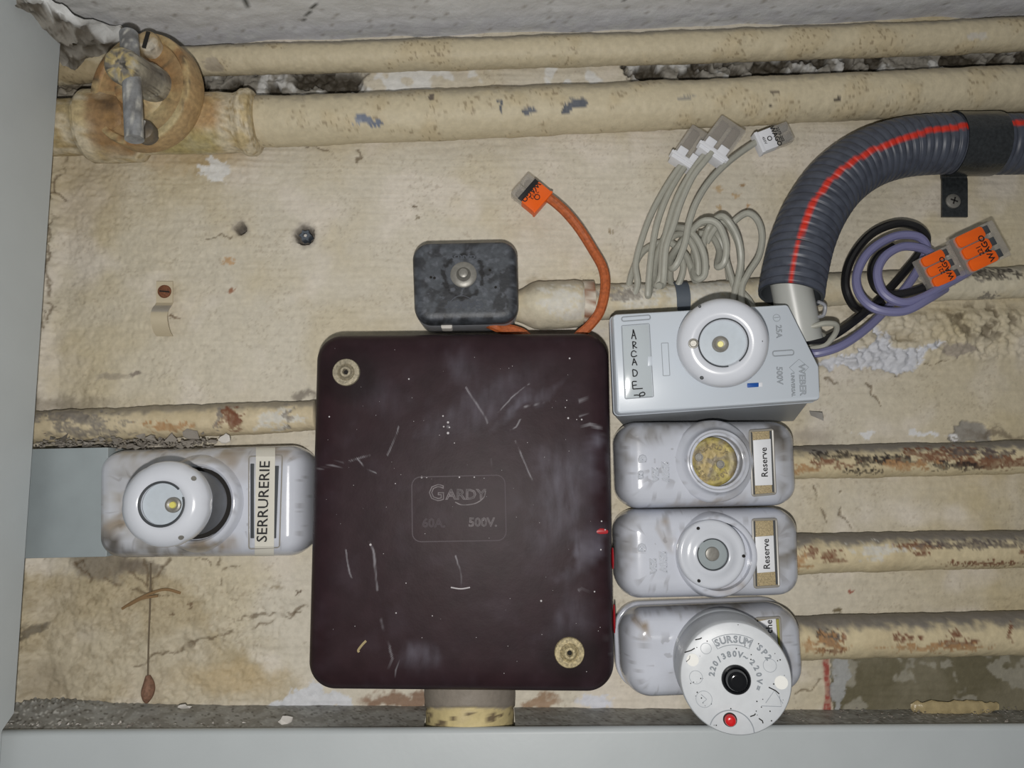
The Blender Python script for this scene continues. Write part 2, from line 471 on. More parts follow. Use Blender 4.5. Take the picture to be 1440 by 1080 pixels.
    Xc = X + (fbm(p3, 110, 4, 12) - .5) * 16; Yc = Y + (fbm(p3, 110, 4, 13) - .5) * 16; brk = sstep(.36, .5, fbm(p3, 60, 3, 14))
    for pts, wd in cr:
        g = sstep(wd + 1.1, wd * .3, pdist(Xc, Yc, pts)) * brk
        paint(g * .75, (104, 88, 66)); dep -= g * .0007
    # cement patch and red stroke, lower right
    cem = sstep(-1, 2, polysd(Xw * .4 + X * .6, Yw * .3 + Y * .7, [(1168, 923), (1460, 910), (1460, 1020), (1168, 1020)]))
    paint(cem, (126, 120, 100)); paint(cem * sstep(.42, .6, n1) * .8, (104, 98, 76))
    paint(cem * sstep(.56, .62, fbm(p3, 50, 4, 41)) * .8, (160, 156, 142))
    paint(sstep(-1, 2, polysd(Xw, Y, [(1172, 925), (1196, 928), (1188, 1004), (1170, 1004)])) * .9, (168, 170, 170))
    dep -= cem * .0008
    paint(sstep(-1, 2, polysd(X + (n2 - .5) * 5, Y, [(1156, 924), (1167, 924), (1166, 976), (1171, 1006), (1155, 1006), (1158, 970)])) * (.65 + .35 * sstep(.4, .6, n3)), (158, 82, 72))
    # bare plaster, right of the plastic fuse box
    wp = sstep(-1, 2, polysd(Xw, Yw, [(1150, 505), (1205, 492), (1228, 482), (1234, 452), (1244, 470), (1258, 488), (1280, 498), (1312, 484), (1324, 492), (1290, 516), (1150, 520)]))
    paint(wp, (204, 206, 212)); dep -= wp * .0016; dep += wp * (n3 - .5) * .003
    paint(sstep(-1, 2, polysd(Xw, Yw, [(1318, 495), (1345, 482), (1372, 494), (1362, 504), (1318, 508)])), (166, 156, 142))
    gm = sstep(.3, 1, blob(Xw, Yw, 1270, 474, 60, 16, 8)); paint(gm * .6, (150, 138, 112)); dep -= gm * .003
    ds = sstep(.52, .62, fbm(p3, 120, 3, 44)) * sstep(.1, .6, blob(X, Y, 1380, 452, 90, 40)); paint(ds * .7, (96, 84, 66)); dep -= ds * .001
    sp2 = sstep(-1, 1.5, polysd(Xw * .5 + X * .5, Yw * .5 + Y * .5, [(1334, 614), (1344, 598), (1358, 590), (1378, 594), (1396, 612), (1396, 622), (1330, 622)]))
    paint(sp2, (152, 147, 138)); dep -= sp2 * .0016
    for cx, cy, rx, ry in ((1215, 612, 18, 6), (1300, 612, 22, 5), (1342, 611, 14, 5), (1330, 640, 12, 4)):
        paint(sstep(0, .3, blob(Xw, Yw, cx, cy + 0, rx, ry)), (222, 222, 222))
    paint(sstep(0, .8, blob(Xw, Yw, 1135, 612, 50, 22)) * .6, (160, 150, 138))
    paint(sstep(.0, .7, blob(Xw, Yw, 1405, 612, 60, 9)) * .7, (110, 98, 82))
    # strip between the two top pipes: bare cement with holes
    yl = 100 - (X - 360) * .036; yh = 130 - (X - 360) * .036
    strip = sstep(-9, -3, Y - yl) * sstep(9, 3, Y - yh)
    cemx = np.clip(sstep(520, 500, Xw) + sstep(880, 890, Xw), 0, 1)
    paint(strip * cemx, (142, 138, 130))
    paint(strip * cemx * sstep(.55, .66, n2), (196, 196, 194))
    hole = strip * cemx * np.clip(sstep(.50, .58, fbm(p3, 70, 3, 51)) + sstep(0, .3, blob(X, Y, 485, 112, 30, 14)) + sstep(0, .3, blob(X, Y, 910, 98, 20, 12)), 0, 1)
    paint(hole, (74, 68, 58)); dep -= strip * cemx * .004 + hole * .006; dep += strip * cemx * (n3 - .5) * .005
    wh = strip * (1 - cemx) * sstep(.5, .6, fbm(p3, 60, 3, 52)); paint(wh, (222, 222, 220))
    paint(sstep(0, .4, blob(Xw, Yw, 120, 110, 60, 40)) * .6, (150, 140, 122))
    # grey dirt above the pipes at left and around mortar
    paint(sstep(0, .7, blob(Xw, Yw, 90, 570, 90, 16)) * .6, (132, 122, 106))
    paint(sstep(0, .7, blob(Xw, Yw, 430, 556, 26, 10)) * .8, (120, 112, 102))
    paint(sstep(0, .7, blob(Xw, Yw, 190, 625, 130, 14)) * .9, (132, 124, 112))
    rub = sstep(0, .5, blob(X, Y, 120, 618, 90, 16)) ; dep += rub * (.004 + .010 * (n3 - .4))
    paint(sstep(0, .6, blob(Xw, Yw, 770, 400, 40, 16)) * .6, (170, 158, 134))
    paint(sstep(0, .4, blob(Xw, Yw, 800, 470, 60, 20)), (206, 200, 190))
    paint(sstep(0, .5, blob(Xw, Yw, 560, 985, 60, 14)) * .9, (130, 100, 78))
    paint(sstep(0, .5, blob(Xw, Yw, 760, 985, 36, 12)) * .9, (150, 122, 96))
    paint(sstep(0, .4, blob(Xw, Yw, 842, 988, 34, 10)), (212, 214, 222))
    # scattered rusty specks
    for cx, cy, rx, ry, cl in ((326, 408, 7, 6, (150, 100, 70)), (1197, 834, 5, 5, (150, 80, 62)), (1180, 858, 9, 6, (104, 90, 60)), (322, 368, 10, 6, (196, 160, 120)),
                               (268, 852, 5, 4, (110, 90, 66)), (243, 862, 4, 4, (104, 84, 60)), (420, 834, 4, 4, (96, 78, 56)), (390, 825, 8, 6, (160, 148, 126)),
                               (1052, 292, 5, 4, (176, 140, 100)), (1010, 266, 8, 6, (190, 166, 130)), (1035, 275, 6, 5, (186, 160, 124)), (1043, 258, 5, 4, (160, 132, 96)),
                               (1012, 292, 5, 4, (184, 160, 124)), (584, 291, 3, 3, (110, 96, 76)), (588, 305, 4, 3, (130, 118, 96)), (861, 326, 5, 5, (150, 136, 112)), (245, 446, 9, 3, (120, 100, 78)), (158, 530, 30, 6, (168, 158, 140)), (190, 526, 12, 5, (130, 120, 110))):
        paint(sstep(0, .5, blob(X + (n4 - .5) * 10, Y + (n3 - .5) * 10, cx, cy, rx, ry)) * .9, cl)
    sp5 = sstep(.62, .70, n4) * sstep(.4, .6, fbm(p3, 25, 2, 61)) * sstep(520, 560, Y) * 0 + sstep(.62, .72, n4) * sstep(460, 200, X) * sstep(780, 820, Y)
    paint(sp5 * .3 * sstep(.4, .65, n1), (132, 112, 84))
    # drilled holes
    for cx, cy, r in ((339, 322, 7.5), (428, 331, 13)):
        g = sstep(r + 1.5, r - 2, np.hypot(X - cx, Y - cy) + (n3 - .5) * 5)
        dep -= g * .014; paint(g, (36, 34, 33))  # near-black colour paints in the shade inside each hole
        paint(sstep(r + 9, r, np.hypot(X - cx, Y - cy) + (n3 - .5) * 9) * .6, (140, 132, 124))
    C *= (1 + (fbm(p3, 300, 4, 66, .7) - .5) * .16)[:, None]
    V[:, 1] = -dep
    i = np.arange(nx * nz).reshape(nz, nx)
    Fc = np.stack([i[:-1, :-1], i[:-1, 1:], i[1:, 1:], i[1:, :-1]], -1).reshape(-1, 4)
    me = bpy.data.meshes.new('wall_back')
    me.vertices.add(len(V)); me.vertices.foreach_set('co', V.astype(np.float32).ravel())
    me.loops.add(len(Fc) * 4); me.loops.foreach_set('vertex_index', Fc.astype(np.int32).ravel())
    me.polygons.add(len(Fc)); me.polygons.foreach_set('loop_start', np.arange(0, len(Fc) * 4, 4, dtype=np.int32))
    me.polygons.foreach_set('use_smooth', np.ones(len(Fc), bool))
    me.update(calc_edges=True)
    a = me.attributes.new('col', 'FLOAT_COLOR', 'POINT')
    a.data.foreach_set('color', np.c_[np.clip(C, 0, 1), np.ones(len(V))].astype(np.float32).ravel())
    me.materials.append(M['wall'])
    o = bpy.data.objects.new('wall_back', me); COL.objects.link(o); struct(o)
build_wall()

# ---- ceiling soffit (slightly out of level), grey paint over rough plaster
def build_ceiling():
    nx, ny = 260, 110
    a0, a1 = P(60, 70, 0), P(1460, 21, 0)
    V, i = [], 0
    xs = np.linspace(-0.30, 0.44, nx); ys = np.linspace(0.006, -0.30, ny)
    GX, GY = np.meshgrid(xs, ys); gx, gy = GX.ravel(), GY.ravel()
    z = a0[2] + (gx - a0[0]) * (a1[2] - a0[2]) / (a1[0] - a0[0])
    V = np.c_[gx, gy, z]
    n1 = fbm(V, 18, 4, 71); n2 = fbm(V * np.array([.5, 3, 1]), 60, 4, 72); n3 = fbm(V, 260, 3, 73)
    V[:, 2] += (n1 - .5) * .003 + (n2 - .5) * .0012 + (n3 - .5) * .0005
    C = np.tile(c8(212, 212, 210), (len(V), 1))
    X, Y = PJ(V)
    C = mix(C, c8(224, 224, 224), sstep(.5, .7, n2) * .5)
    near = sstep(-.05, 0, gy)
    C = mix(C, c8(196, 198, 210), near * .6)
    C = mix(C, c8(214, 216, 218), near * sstep(.5, .6, fbm(V, 90, 3, 74)) * .8)
    for pts in ([(425, 30), (440, 10), (458, -2)], [(880, -5), (872, 12)], [(340, -5), (352, 12)]):
        C = mix(C, c8(84, 84, 80), sstep(1.6, .6, pdist(X, Y, pts)))
    C = mix(C, c8(120, 110, 96), sstep(.78, .86, fbm(V, 300, 2, 75)) * .5)
    id_ = np.arange(nx * ny).reshape(ny, nx)
    Fc = np.stack([id_[:-1, :-1], id_[:-1, 1:], id_[1:, 1:], id_[1:, :-1]], -1).reshape(-1, 4)
    o = mk('ceiling', V, Fc.tolist(), 'ceil', None, True, C, sharp=None, origin=(0, 0, a0[2]), recalc=False); struct(o)
    # rough fillet of plaster closing the corner above the valve
    A = [P(20, -40, .10), P(70, 2, .075), P(130, 28, .05), P(205, 50, .012), P(235, 66, -.002)]
    B = [P(20, -25, .10), P(64, 8, .075), P(118, 36, .05), P(192, 62, .012), P(230, 72, -.002)]
    E = [P(30, 60, .04), P(70, 75, .03), P(100, 95, .018), P(130, 108, .004), P(180, 112, -.004)]
    rows = [crom(A, 10)]
    for t in np.linspace(.2, 1, 5): rows.append(crom(np.array(A) * (1 - t) + np.array(B) * t, 10))
    for t in np.linspace(.08, 1, 16): rows.append(crom(np.array(B) * (1 - t) + np.array(E) * t, 10))
    V, Fc = loft(rows, closed=False)
    nn = fbm(V, 160, 4, 81); V[:, 1] -= (nn - .5) * .010; V[:, 2] += (fbm(V, 90, 3, 82) - .5) * .008
    k = len(rows[0]); row = np.arange(len(V)) // k
    C = np.tile(c8(150, 146, 138), (len(V), 1)); C = mix(C, c8(100, 94, 84), sstep(.5, .62, nn))
    C = mix(C, c8(214, 216, 216), sstep(7.5, 5, row + (nn - .5) * 4))
    o = mk('trim_3', V, Fc, 'ceil', None, True, C, sharp=None); struct(o)
build_ceiling()

# ---- left upright of the cabinet frame
def build_frame():
    far = [P(88, 31, .04), P(21, 1003, .04), P(4, 1028, .0475), P(-1, 1110, .0475)]
    near = [P(-150, -122, .16), P(-290, 1000, .16), P(-293, 1060, .16), P(-300, 1240, .16)]
    xo = np.array([-.06, 0, 0])
    V = np.array(far + near + [q + xo for q in far] + [q + xo for q in near])
    Fc = [(i, i + 1, i + 5, i + 4) for i in range(3)] + [(i + 8, i + 12, i + 13, i + 9) for i in range(3)]
    Fc += [(i, i + 8, i + 9, i + 1) for i in range(3)] + [(i + 4, i + 5, i + 13, i + 12) for i in range(3)] + [(0, 4, 12, 8), (3, 11, 15, 7)]
    bm = bmesh.new(); vs = [bm.verts.new(v) for v in V]
    for q in Fc: bm.faces.new([vs[i] for i in q])
    bmesh.ops.recalc_face_normals(bm, faces=bm.faces[:])
    bmesh.ops.bevel(bm, geom=[e for e in bm.edges if e.calc_face_angle(0) > .5], offset=.0008, segments=2, affect='EDGES')
    V = np.array([v.co[:] for v in bm.verts]); bm.verts.index_update(); Fc = [[v.index for v in q.verts] for q in bm.faces]; bm.free()
    struct(mk('trim_1', V, Fc, 'frame'))
    # sill: ledge with a notch for the pipe and a front lip
    zc = P(720, 1000, 0)[2]; lipd = .041
    xl, xr = P(-8, 1025, lipd)[0], .42
    n0, n1 = P(598, 1005, .02)[0], P(724, 1005, .02)[0]
    def seg(x0, x1, d0, d1, k):
        xs = np.linspace(x0, x1, k); prof = []
        for dd in np.linspace(d0, d1, 30): prof.append((dd, zc))
        return xs, prof
    parts = []
    def ledge(x0, x1, d0, d1):
        nx = max(int((x1 - x0) / .0012), 4); ny = max(int((d1 - d0) / .0012), 3)
        GX, GY = np.meshgrid(np.linspace(x0, x1, nx), np.linspace(d0, d1, ny))
        v = np.c_[GX.ravel(), -GY.ravel(), np.full(GX.size, zc)]
        i = np.arange(nx * ny).reshape(ny, nx)
        return v, np.stack([i[:-1, :-1], i[:-1, 1:], i[1:, 1:], i[1:, :-1]], -1).reshape(-1, 4).tolist()
    parts = [ledge(xl - .05, n0, -.004, .034), ledge(n1, xr, -.004, .034), ledge(n0, n1, .034 - .0012, .034)]
    V, Fc = join(*parts)
    V[:, 2] += (1 - sstep(0, .034, -V[:, 1])) * np.interp(V[:, 0], [-.30, .33], [.0062, -.0016])
    n1_ = fbm(V, 120, 4, 91); n2_ = fbm(V, 500, 2, 92)
    X, Y = PJ(V)
    C = np.tile(c8(150, 150, 146), (len(V), 1))
    C = mix(C, c8(120, 118, 112), sstep(.4, .6, n1_) * .7)
    C = mix(C, c8(200, 200, 196), sstep(.70, .76, n2_) * (.3 + .7 * sstep(200, 60, X) + .5 * sstep(1150, 1250, X)))
    C = mix(C, c8(60, 54, 48), sstep(.74, .8, fbm(V, 420, 2, 93)) * .8)
    pile = sstep(260, 60, X) * sstep(.020, .0, -V[:, 1])
    V[:, 2] += (n1_ - .5) * .0006 + pile * (.002 + .004 * (n2_ - .3))
    o = mk('trim_2', V, Fc, 'frame_attr', None, True, C, sharp=None, origin=(0, 0, zc), recalc=False); struct(o)
    z1 = zc + .0022
    prof = [(.0335, zc - .003), (.0335, zc + .0002), (.0345, z1 - .0010), (.0355, z1 - .0004), (.0385, z1), (.0405, z1 - .0012), (.041, z1 - .003), (.041, zc - .10)]
    loops = []
    for x in (xl, xl + .002, xr):
        loops.append(np.array([[x, -dd, zz - (.0015 if x == xl and i in (3, 4, 5) else 0)] for i, (dd, zz) in enumerate(prof)]))
    V, Fc = loft(loops, closed=False)
    o = mk('trim_4', V, Fc, 'frame', None, True, sharp=50, recalc=False); struct(o)
    return zc
ZLEDGE = build_frame()

# ------------------------------------------------------------------ pipes
def pipe(name, pts, wpx, label, marks=None, base=(198, 187, 160), dust=.5, seed=0, sag=0.0004, n=56, dfac=.85, cat='pipe', parent=None, step=.0008, flare=None, rough=.0004):
    """pts: pixel centre line; wpx: width in pixels at each end"""
    w0, w1 = wpx if hasattr(wpx, '__len__') else (wpx, wpx)
    r0, r1 = S(w0 / 2) * .975, S(w1 / 2) * .975
    path = [P(x, y, (r0 + (r1 - r0) * i / (len(pts) - 1)) * dfac) if len(q) == 2 else P(*q) for i, q in enumerate(pts) for x, y in [q[:2]]]
    path = crom(path, 12)
    L = np.r_[0, np.cumsum(np.linalg.norm(np.diff(path, axis=0), axis=1))]
    N = max(int(L[-1] / step), 8); t = np.linspace(0, L[-1], N)
    path = np.c_[[np.interp(t, L, path[:, k]) for k in range(3)]].T
    rad = np.interp(t, [0, L[-1]], [r0, r1])
    if flare is not None: rad = rad * flare(t / L[-1])
    V, Fc = tube(path, rad, n)
    cen = np.repeat(path, n, axis=0); nrm = V - cen; nrm /= np.linalg.norm(nrm, axis=1)[:, None] + 1e-9
    n1 = fbm(V, 40, 4, seed + 1); n2 = fbm(V, 160, 4, seed + 2); n3 = fbm(V, 420, 3, seed + 3)
    V = V + nrm * ((n1 - .5) * 4 * sag + (n2 - .5) * rough * 2)[:, None]
    X, Y = PJ(V)
    C = np.tile(c8(*base), (len(V), 1))
    C = mix(C, c8(190, 174, 140), sstep(.5, .75, n1) * .5)
    C = mix(C, c8(122, 117, 110), np.clip(sstep(.30, .75, nrm[:, 2] + (n2 - .5) * .6), 0, 1) * dust)
    if marks: C, V = marks(C, V, X, Y, n1, n2, n3, nrm)
    o = mk(name, V, Fc, 'pipe', parent, True, C, sharp=None, recalc=False)
    if label: tag(o, label, cat)
    return o

def rusty(spots, col=(116, 74, 52), dk=(48, 42, 40)):
    def f(C, V, X, Y, n1, n2, n3, nrm):
        Xw = X + (n2 - .5) * 24; Yw = Y + (n3 - .5) * 14; nz = fbm(V * np.array([.55, 1, 1]), 200, 5, 33, .65)
        for cx, cy, rx, ry, th, kind in spots:
            b = sstep(0, .8, blob(Xw, Yw, cx, cy, rx, ry))
            m = sstep(th - .05, th + .07, nz * .9 + (b - .5) * .30 + .03) * sstep(0, .2, b) * (.72 + .28 * sstep(.4, .6, n3))
            cc = {'r': col, 'd': dk, 'o': (172, 134, 94), 'w': (206, 204, 196), 'g': (132, 126, 118), 'b': (96, 88, 84)}[kind]
            C = mix(C, c8(*cc), m * .92)
            V = V - nrm * (m * .0003)[:, None]
        return C, V
    return f

def chips(lst):
    def f(C, V, X, Y, n1, n2, n3, nrm):
        Xw = X + (fbm(V, 110, 5, 21, .65) - .5) * 22; Yw = Y + (fbm(V, 110, 5, 22, .65) - .5) * 14
        for cx, cy, rx, ry, a, cl in lst:
            m = sstep(0, .22, blob(Xw, Yw, cx, cy, rx, ry, a)); C = mix(C, c8(*cl), m); V = V - nrm * (m * .0004)[:, None]
        sp = sstep(.66, .74, n3) * sstep(.48, .62, n1); C = mix(C, c8(120, 104, 80), sp * .6)
        return C, V
    return f

pipe('pipe', [(60, 100), (300, 86), (700, 75), (1100, 62), (1470, 48)], (42, 50), 'thin cream painted pipe directly under the ceiling', chips([(1375, 50, 18, 7, 0, (196, 190, 178)), (300, 92, 16, 12, 0, (170, 160, 142)), (110, 100, 40, 22, 0, (176, 160, 128))]), seed=100, dust=.55)
GB = (92, 96, 104)
pipe('pipe', [(338, 172), (500, 167), (900, 150), (1200, 136), (1470, 124)], (72, 68), 'thick cream painted pipe with chipped spots, second from the ceiling',
     chips([(510, 166, 16, 7, 10, (112, 120, 136)), (500, 172, 7, 4, 60, (140, 146, 156)), (528, 172, 8, 4, 0, (112, 120, 136)), (700, 149, 4, 6, 0, GB), (745, 154, 11, 6, 0, GB), (798, 152, 12, 6, -20, GB), (812, 144, 14, 8, -15, GB), (608, 137, 6, 3, 20, (110, 100, 90)), (1090, 130, 5, 3, 0, (120, 110, 95)), (1085, 146, 4, 2, 0, (90, 84, 74)), (1180, 140, 6, 2, -20, (90, 84, 74)), (965, 138, 18, 4, 0, (150, 146, 136))]), seed=120, dust=.5)
pipe('pipe', [(20, 602), (120, 598), (280, 592), (445, 584)], (46, 44), 'cream painted pipe above the left fuse holder, with rusty band and rubble',
     rusty([(326, 588, 26, 16, .46, 'r'), (330, 590, 16, 22, .40, 'r'), (120, 600, 90, 30, .52, 'g'), (80, 585, 60, 14, .46, 'g'), (230, 600, 50, 10, .48, 'o'), (390, 590, 50, 26, .52, 'w'), (405, 585, 5, 30, .40, 'g'), (308, 590, 4, 24, .35, 'g')]), seed=140, base=(202, 188, 158), dust=.7, rough=.0007)
mid = pipe('pipe', [(716, 432), (760, 430), (880, 424), (1000, 420), (1150, 408), (1300, 402), (1470, 396)], (52, 46), 'cream pipe behind the grey cables, leaving the small black box',
     rusty([(800, 425, 60, 30, .45, 'w'), (1400, 385, 60, 10, .46, 'd'), (1320, 392, 80, 12, .5, 'g'), (1390, 420, 24, 8, .45, 'g'), (1000, 412, 90, 24, .40, 'w'), (900, 415, 50, 24, .44, 'w'), (880, 415, 60, 12, .5, 'g')]), seed=160, base=(204, 196, 174), dust=.45,
     flare=lambda u: (1.0 + .34 * sstep(.165, .12, u)) * (.55 + .45 * sstep(.0, .06, u)))
pipe('pipe', [(1095, 652), (1200, 649), (1330, 646), (1470, 642)], (46, 47), 'rusty cream pipe running right from the brass plug fuse holder',
     rusty([(1180, 640, 60, 8, .46, 'd'), (1258, 646, 34, 9, .28, 'd'), (1225, 648, 50, 12, .46, 'd'), (1170, 652, 50, 7, .46, 'r'), (1340, 640, 110, 16, .46, 'r'), (1400, 650, 80, 14, .44, 'r'), (1340, 655, 60, 8, .45, 'd'), (1220, 663, 40, 4, .42, 'd'), (1130, 660, 30, 10, .48, 'o'), (1280, 655, 60, 10, .5, 'o'), (1380, 637, 80, 8, .44, 'b')]), seed=180, base=(206, 192, 158), dust=.97)
pipe('pipe', [(1098, 780), (1200, 777), (1330, 774), (1470, 772)], (56, 50), 'cream pipe with rust flecks running right from the middle fuse holder',
     rusty([(1142, 775, 14, 14, .42, 'r'), (1172, 782, 18, 14, .46, 'r'), (1290, 768, 70, 7, .44, 'r'), (1370, 766, 100, 8, .44, 'b'), (1380, 793, 80, 4, .36, 'r'), (1300, 780, 20, 4, .42, 'r'), (1240, 775, 60, 20, .54, 'w'), (1440, 778, 10, 6, .4, 'r'), (1120, 790, 20, 20, .5, 'o')]), seed=200, base=(208, 194, 160), dust=.97)
pipe('pipe', [(1098, 898), (1200, 895), (1330, 892), (1470, 890)], (58, 58), 'lowest cream pipe with grey scuffs, above the bare cement patch',
     rusty([(1165, 900, 28, 16, .40, 'b'), (1165, 900, 30, 18, .48, 'd'), (1185, 896, 12, 16, .48, 'r'), (1170, 915, 30, 6, .42, 'r'), (1270, 900, 40, 10, .52, 'r'), (1350, 905, 36, 10, .44, 'r'), (1345, 890, 20, 10, .46, 'r'), (1422, 890, 8, 16, .42, 'r'), (1320, 910, 110, 8, .5, 'o'), (1160, 905, 44, 20, .5, 'o')]), seed=220, base=(206, 192, 158), dust=.97)
pipe('pipe', [(661, 935, .0105), (661, 960, .0105), (661, 990, .0105), (661, 1034, .0105)], (119, 119), 'short thick vertical pipe under the brown box, yellow below a grey collar',
     lambda C, V, X, Y, n1, n2, n3, nrm: (mix(mix(C, c8(136, 128, 118), sstep(999, 993, Y + (n2 - .5) * 8)), c8(112, 98, 76), sstep(1000, 1004, Y) * sstep(.60, .66, n2)), V + nrm * (sstep(999, 993, Y) * .0008 - sstep(4, 0, np.abs(Y - 996)) * .0012)[:, None]),
     seed=240, base=(200, 184, 136), dust=0)

# pipe band with worn rust and a bare grey band on the middle pipe (parts of that pipe)
def band(name, x0, x1, y0, y1, rpx, parent, material='steel', col=None, d=None):
    r = S(rpx) + .0006
    a, b = P(x0, y0, r * .85), P(x1, y1, r * .85)
    v = b - a; l = np.linalg.norm(v)
    V, Fc = lathe(a, v, [(0, r - .0006), (0, r), (l, r), (l, r - .0006)], 32)
    return mk(name, V, Fc, material, parent, True, col)
def mkband():
    b = band('pipe_band', 819, 834, 427, 427, 30.5, mid, 'pipe')
    me = b.data; V = np.array([v.co[:] for v in me.vertices]); nn = fbm(V, 300, 3, 5)
    C = np.tile(c8(206, 200, 186), (len(V), 1)); C = mix(C, c8(140, 100, 76), sstep(.48, .6, nn))
    a = me.attributes.new('col', 'FLOAT_COLOR', 'POINT'); a.data.foreach_set('color', np.c_[C, np.ones(len(V))].astype(np.float32).ravel())
    band('pipe_band', 946, 965, 421, 420, 23.5, mid, 'plug')
mkband()

# ------------------------------------------------------------------ stop valve, upper left
def valve():
    t = thing('stop_valve', 'old corroded stop valve with T handle at the left end of the thick top pipe', 'valve', P(215, 175, .02))
    def colr(V, base, alt, seed, th=.5, dark=(70, 62, 50)):
        n1 = fbm(V, 70, 4, seed); n2 = fbm(V, 300, 3, seed + 5)
        C = np.tile(c8(*base), (len(V), 1)); C = mix(C, c8(*alt), sstep(th - .08, th + .1, n1)); C = mix(C, c8(*dark), sstep(.62, .72, n2) * .7)
        return C
    a, b = P(60, 180, .02), P(362, 172, .02)
    ax = b - a; L = np.linalg.norm(ax)
    fr = lambda px: (px - 60) / 302 * L
    R = S(1) * .96
    prof = [(0, 40 * R), (fr(118), 40 * R), (fr(122), 48 * R), (fr(128), 52 * R), (fr(192), 52 * R), (fr(202), 42 * R), (fr(270), 42 * R), (fr(290), 44 * R), (fr(335), 42 * R),
            (fr(340), 44 * R), (fr(346), 48 * R), (fr(354), 48 * R), (fr(360), 44 * R), (fr(362), 34 * R)]
    P2 = []
    for (h0, r0), (h1, r1) in zip(prof[:-1], prof[1:]):
        for k in range(6): P2.append((h0 + (h1 - h0) * k / 6, r0 + (r1 - r0) * k / 6))
    P2.append(prof[-1])
    V, Fc = lathe(a, ax, P2, 48, 1, 1)
    X, Y = PJ(V); C = colr(V, (200, 188, 162), (186, 168, 128), 301, .55, (150, 128, 84))
    nn = fbm(V, 60, 3, 305)
    C = mix(C, c8(138, 104, 62), sstep(0, .35, blob(X + (nn - .5) * 30, Y + (nn - .5) * 30, 160, 168, 48, 62)) * .9); C = mix(C, c8(82, 62, 40), sstep(.1, .6, blob(X + (nn - .5) * 30, Y + (nn - .5) * 30, 150, 142, 22, 14)) * .8)
    C = mix(C, c8(166, 130, 86), sstep(0, .8, blob(X + (nn - .5) * 40, Y + (nn - .5) * 30, 290, 160, 34, 44)) * .8)
    C = mix(C, c8(160, 150, 96), sstep(0, .6, blob(X, Y + (nn - .5) * 30, 265, 205, 60, 26)) * .6)
    V += (V - (a + ((V - a) @ (ax / L))[:, None] * (ax / L))) * ((fbm(V, 120, 3, 306) - .5) * .06)[:, None]
    mk('body', V, Fc, 'brass_old', t, True, C, sharp=None)
    # bonnet flange: thick disc facing the room
    o = P(221, 141, .031); axs = NY + np.array([-.26, 0, -.04])
    rf = S(86, .046)
    V, Fc = lathe(o, axs, [(0, rf * .95), (.004, rf), (.015, rf), (.0165, rf * .985), (.0170, rf * .96), (.0168, rf * .87), (.0150, rf * .84), (.0148, rf * .5), (.0165, rf * .45), (.022, rf * .36)], 64, 1, 3)
    C = colr(V, (150, 114, 74), (178, 156, 114), 311, .52); C = mix(C, c8(190, 176, 136), sstep(0, .6, blob(*PJ(V), 232, 168, 44, 40)) * .8)
    h = (V - o) @ (axs / np.linalg.norm(axs)); C = mix(C, c8(168, 140, 100), sstep(.0164, .0150, h) * sstep(rf * .80, rf * .9, np.linalg.norm(V - o, axis=1)) * .8)
    mk('bonnet_flange', V, Fc, 'brass_old', t, True, C, sharp=40)
    # spindle
    sp0, sp1 = P(221, 122, .046), P(168, 90, .090)
    ax2 = sp1 - sp0; l = np.linalg.norm(ax2); rs = S(26, .082)
    V, Fc = lathe(sp0, ax2, [(0, rs * 1.1), (l * .3, rs * 1.1), (l * .33, rs), (l * .6, rs), (l * .9, rs), (l * .97, rs * .93), (l, rs * .8), (l * 1.005, rs * .6), (l * 1.01, rs * .4)], 72, 1, 12)
    nn = fbm(V, 250, 3, 321); C = colr(V, (112, 108, 100), (156, 150, 134), 322, .5, (44, 40, 36))
    hh = ((V - sp0) @ ax2) / l / l; C = mix(C, c8(168, 152, 108), sstep(.93, 1, hh) * sstep(.4, .6, nn))
    V += (nn - .5)[:, None] * .0016 * NY
    mk('spindle', V, Fc, 'brass_old', t, True, C, sharp=40)
    # T handle bar through the spindle
    hb = [P(181, 48, .078), P(184, 90, .082), P(189, 196, .086)]
    V, Fc = tube(crom(hb, 10), S(13, .075), 20); C = colr(V, (134, 136, 138), (108, 108, 108), 331, .5, (200, 198, 190))
    mk('handle', V, Fc, 'brass_old', t, True, C, sharp=40)
    for px, py, rr in ((212, 66, 17), (206, 188, 16)):
        o = P(px + 3, py + 2, .0485); r = S(rr, .05)
        V, Fc = lathe(o, NY, [(0, r), (.006, r), (.008, r * .92), (.009, r * .7)], 24, 1, 2)
        C = colr(V, (158, 138, 104) if py < 100 else (86, 80, 72), (190, 182, 166) if py < 100 else (110, 98, 80), 341 + px, .5)
        bo = mk('bolt', V, Fc, 'brass_old', t, True, C, sharp=40)
        V, Fc = prism([(-r * .75, -r * .16), (r * .75, -r * .16), (r * .75, r * .16), (-r * .75, r * .16)], .0002, [(0, 0), (0, .0012)], 3, o=o + NY * .0085, a=np.array([.2, 0, .98]), b=np.array([-.98, 0, .2]))
        mk('slot', V, Fc, 'flake' if py > 100 else 'dark', bo, False)
valve()

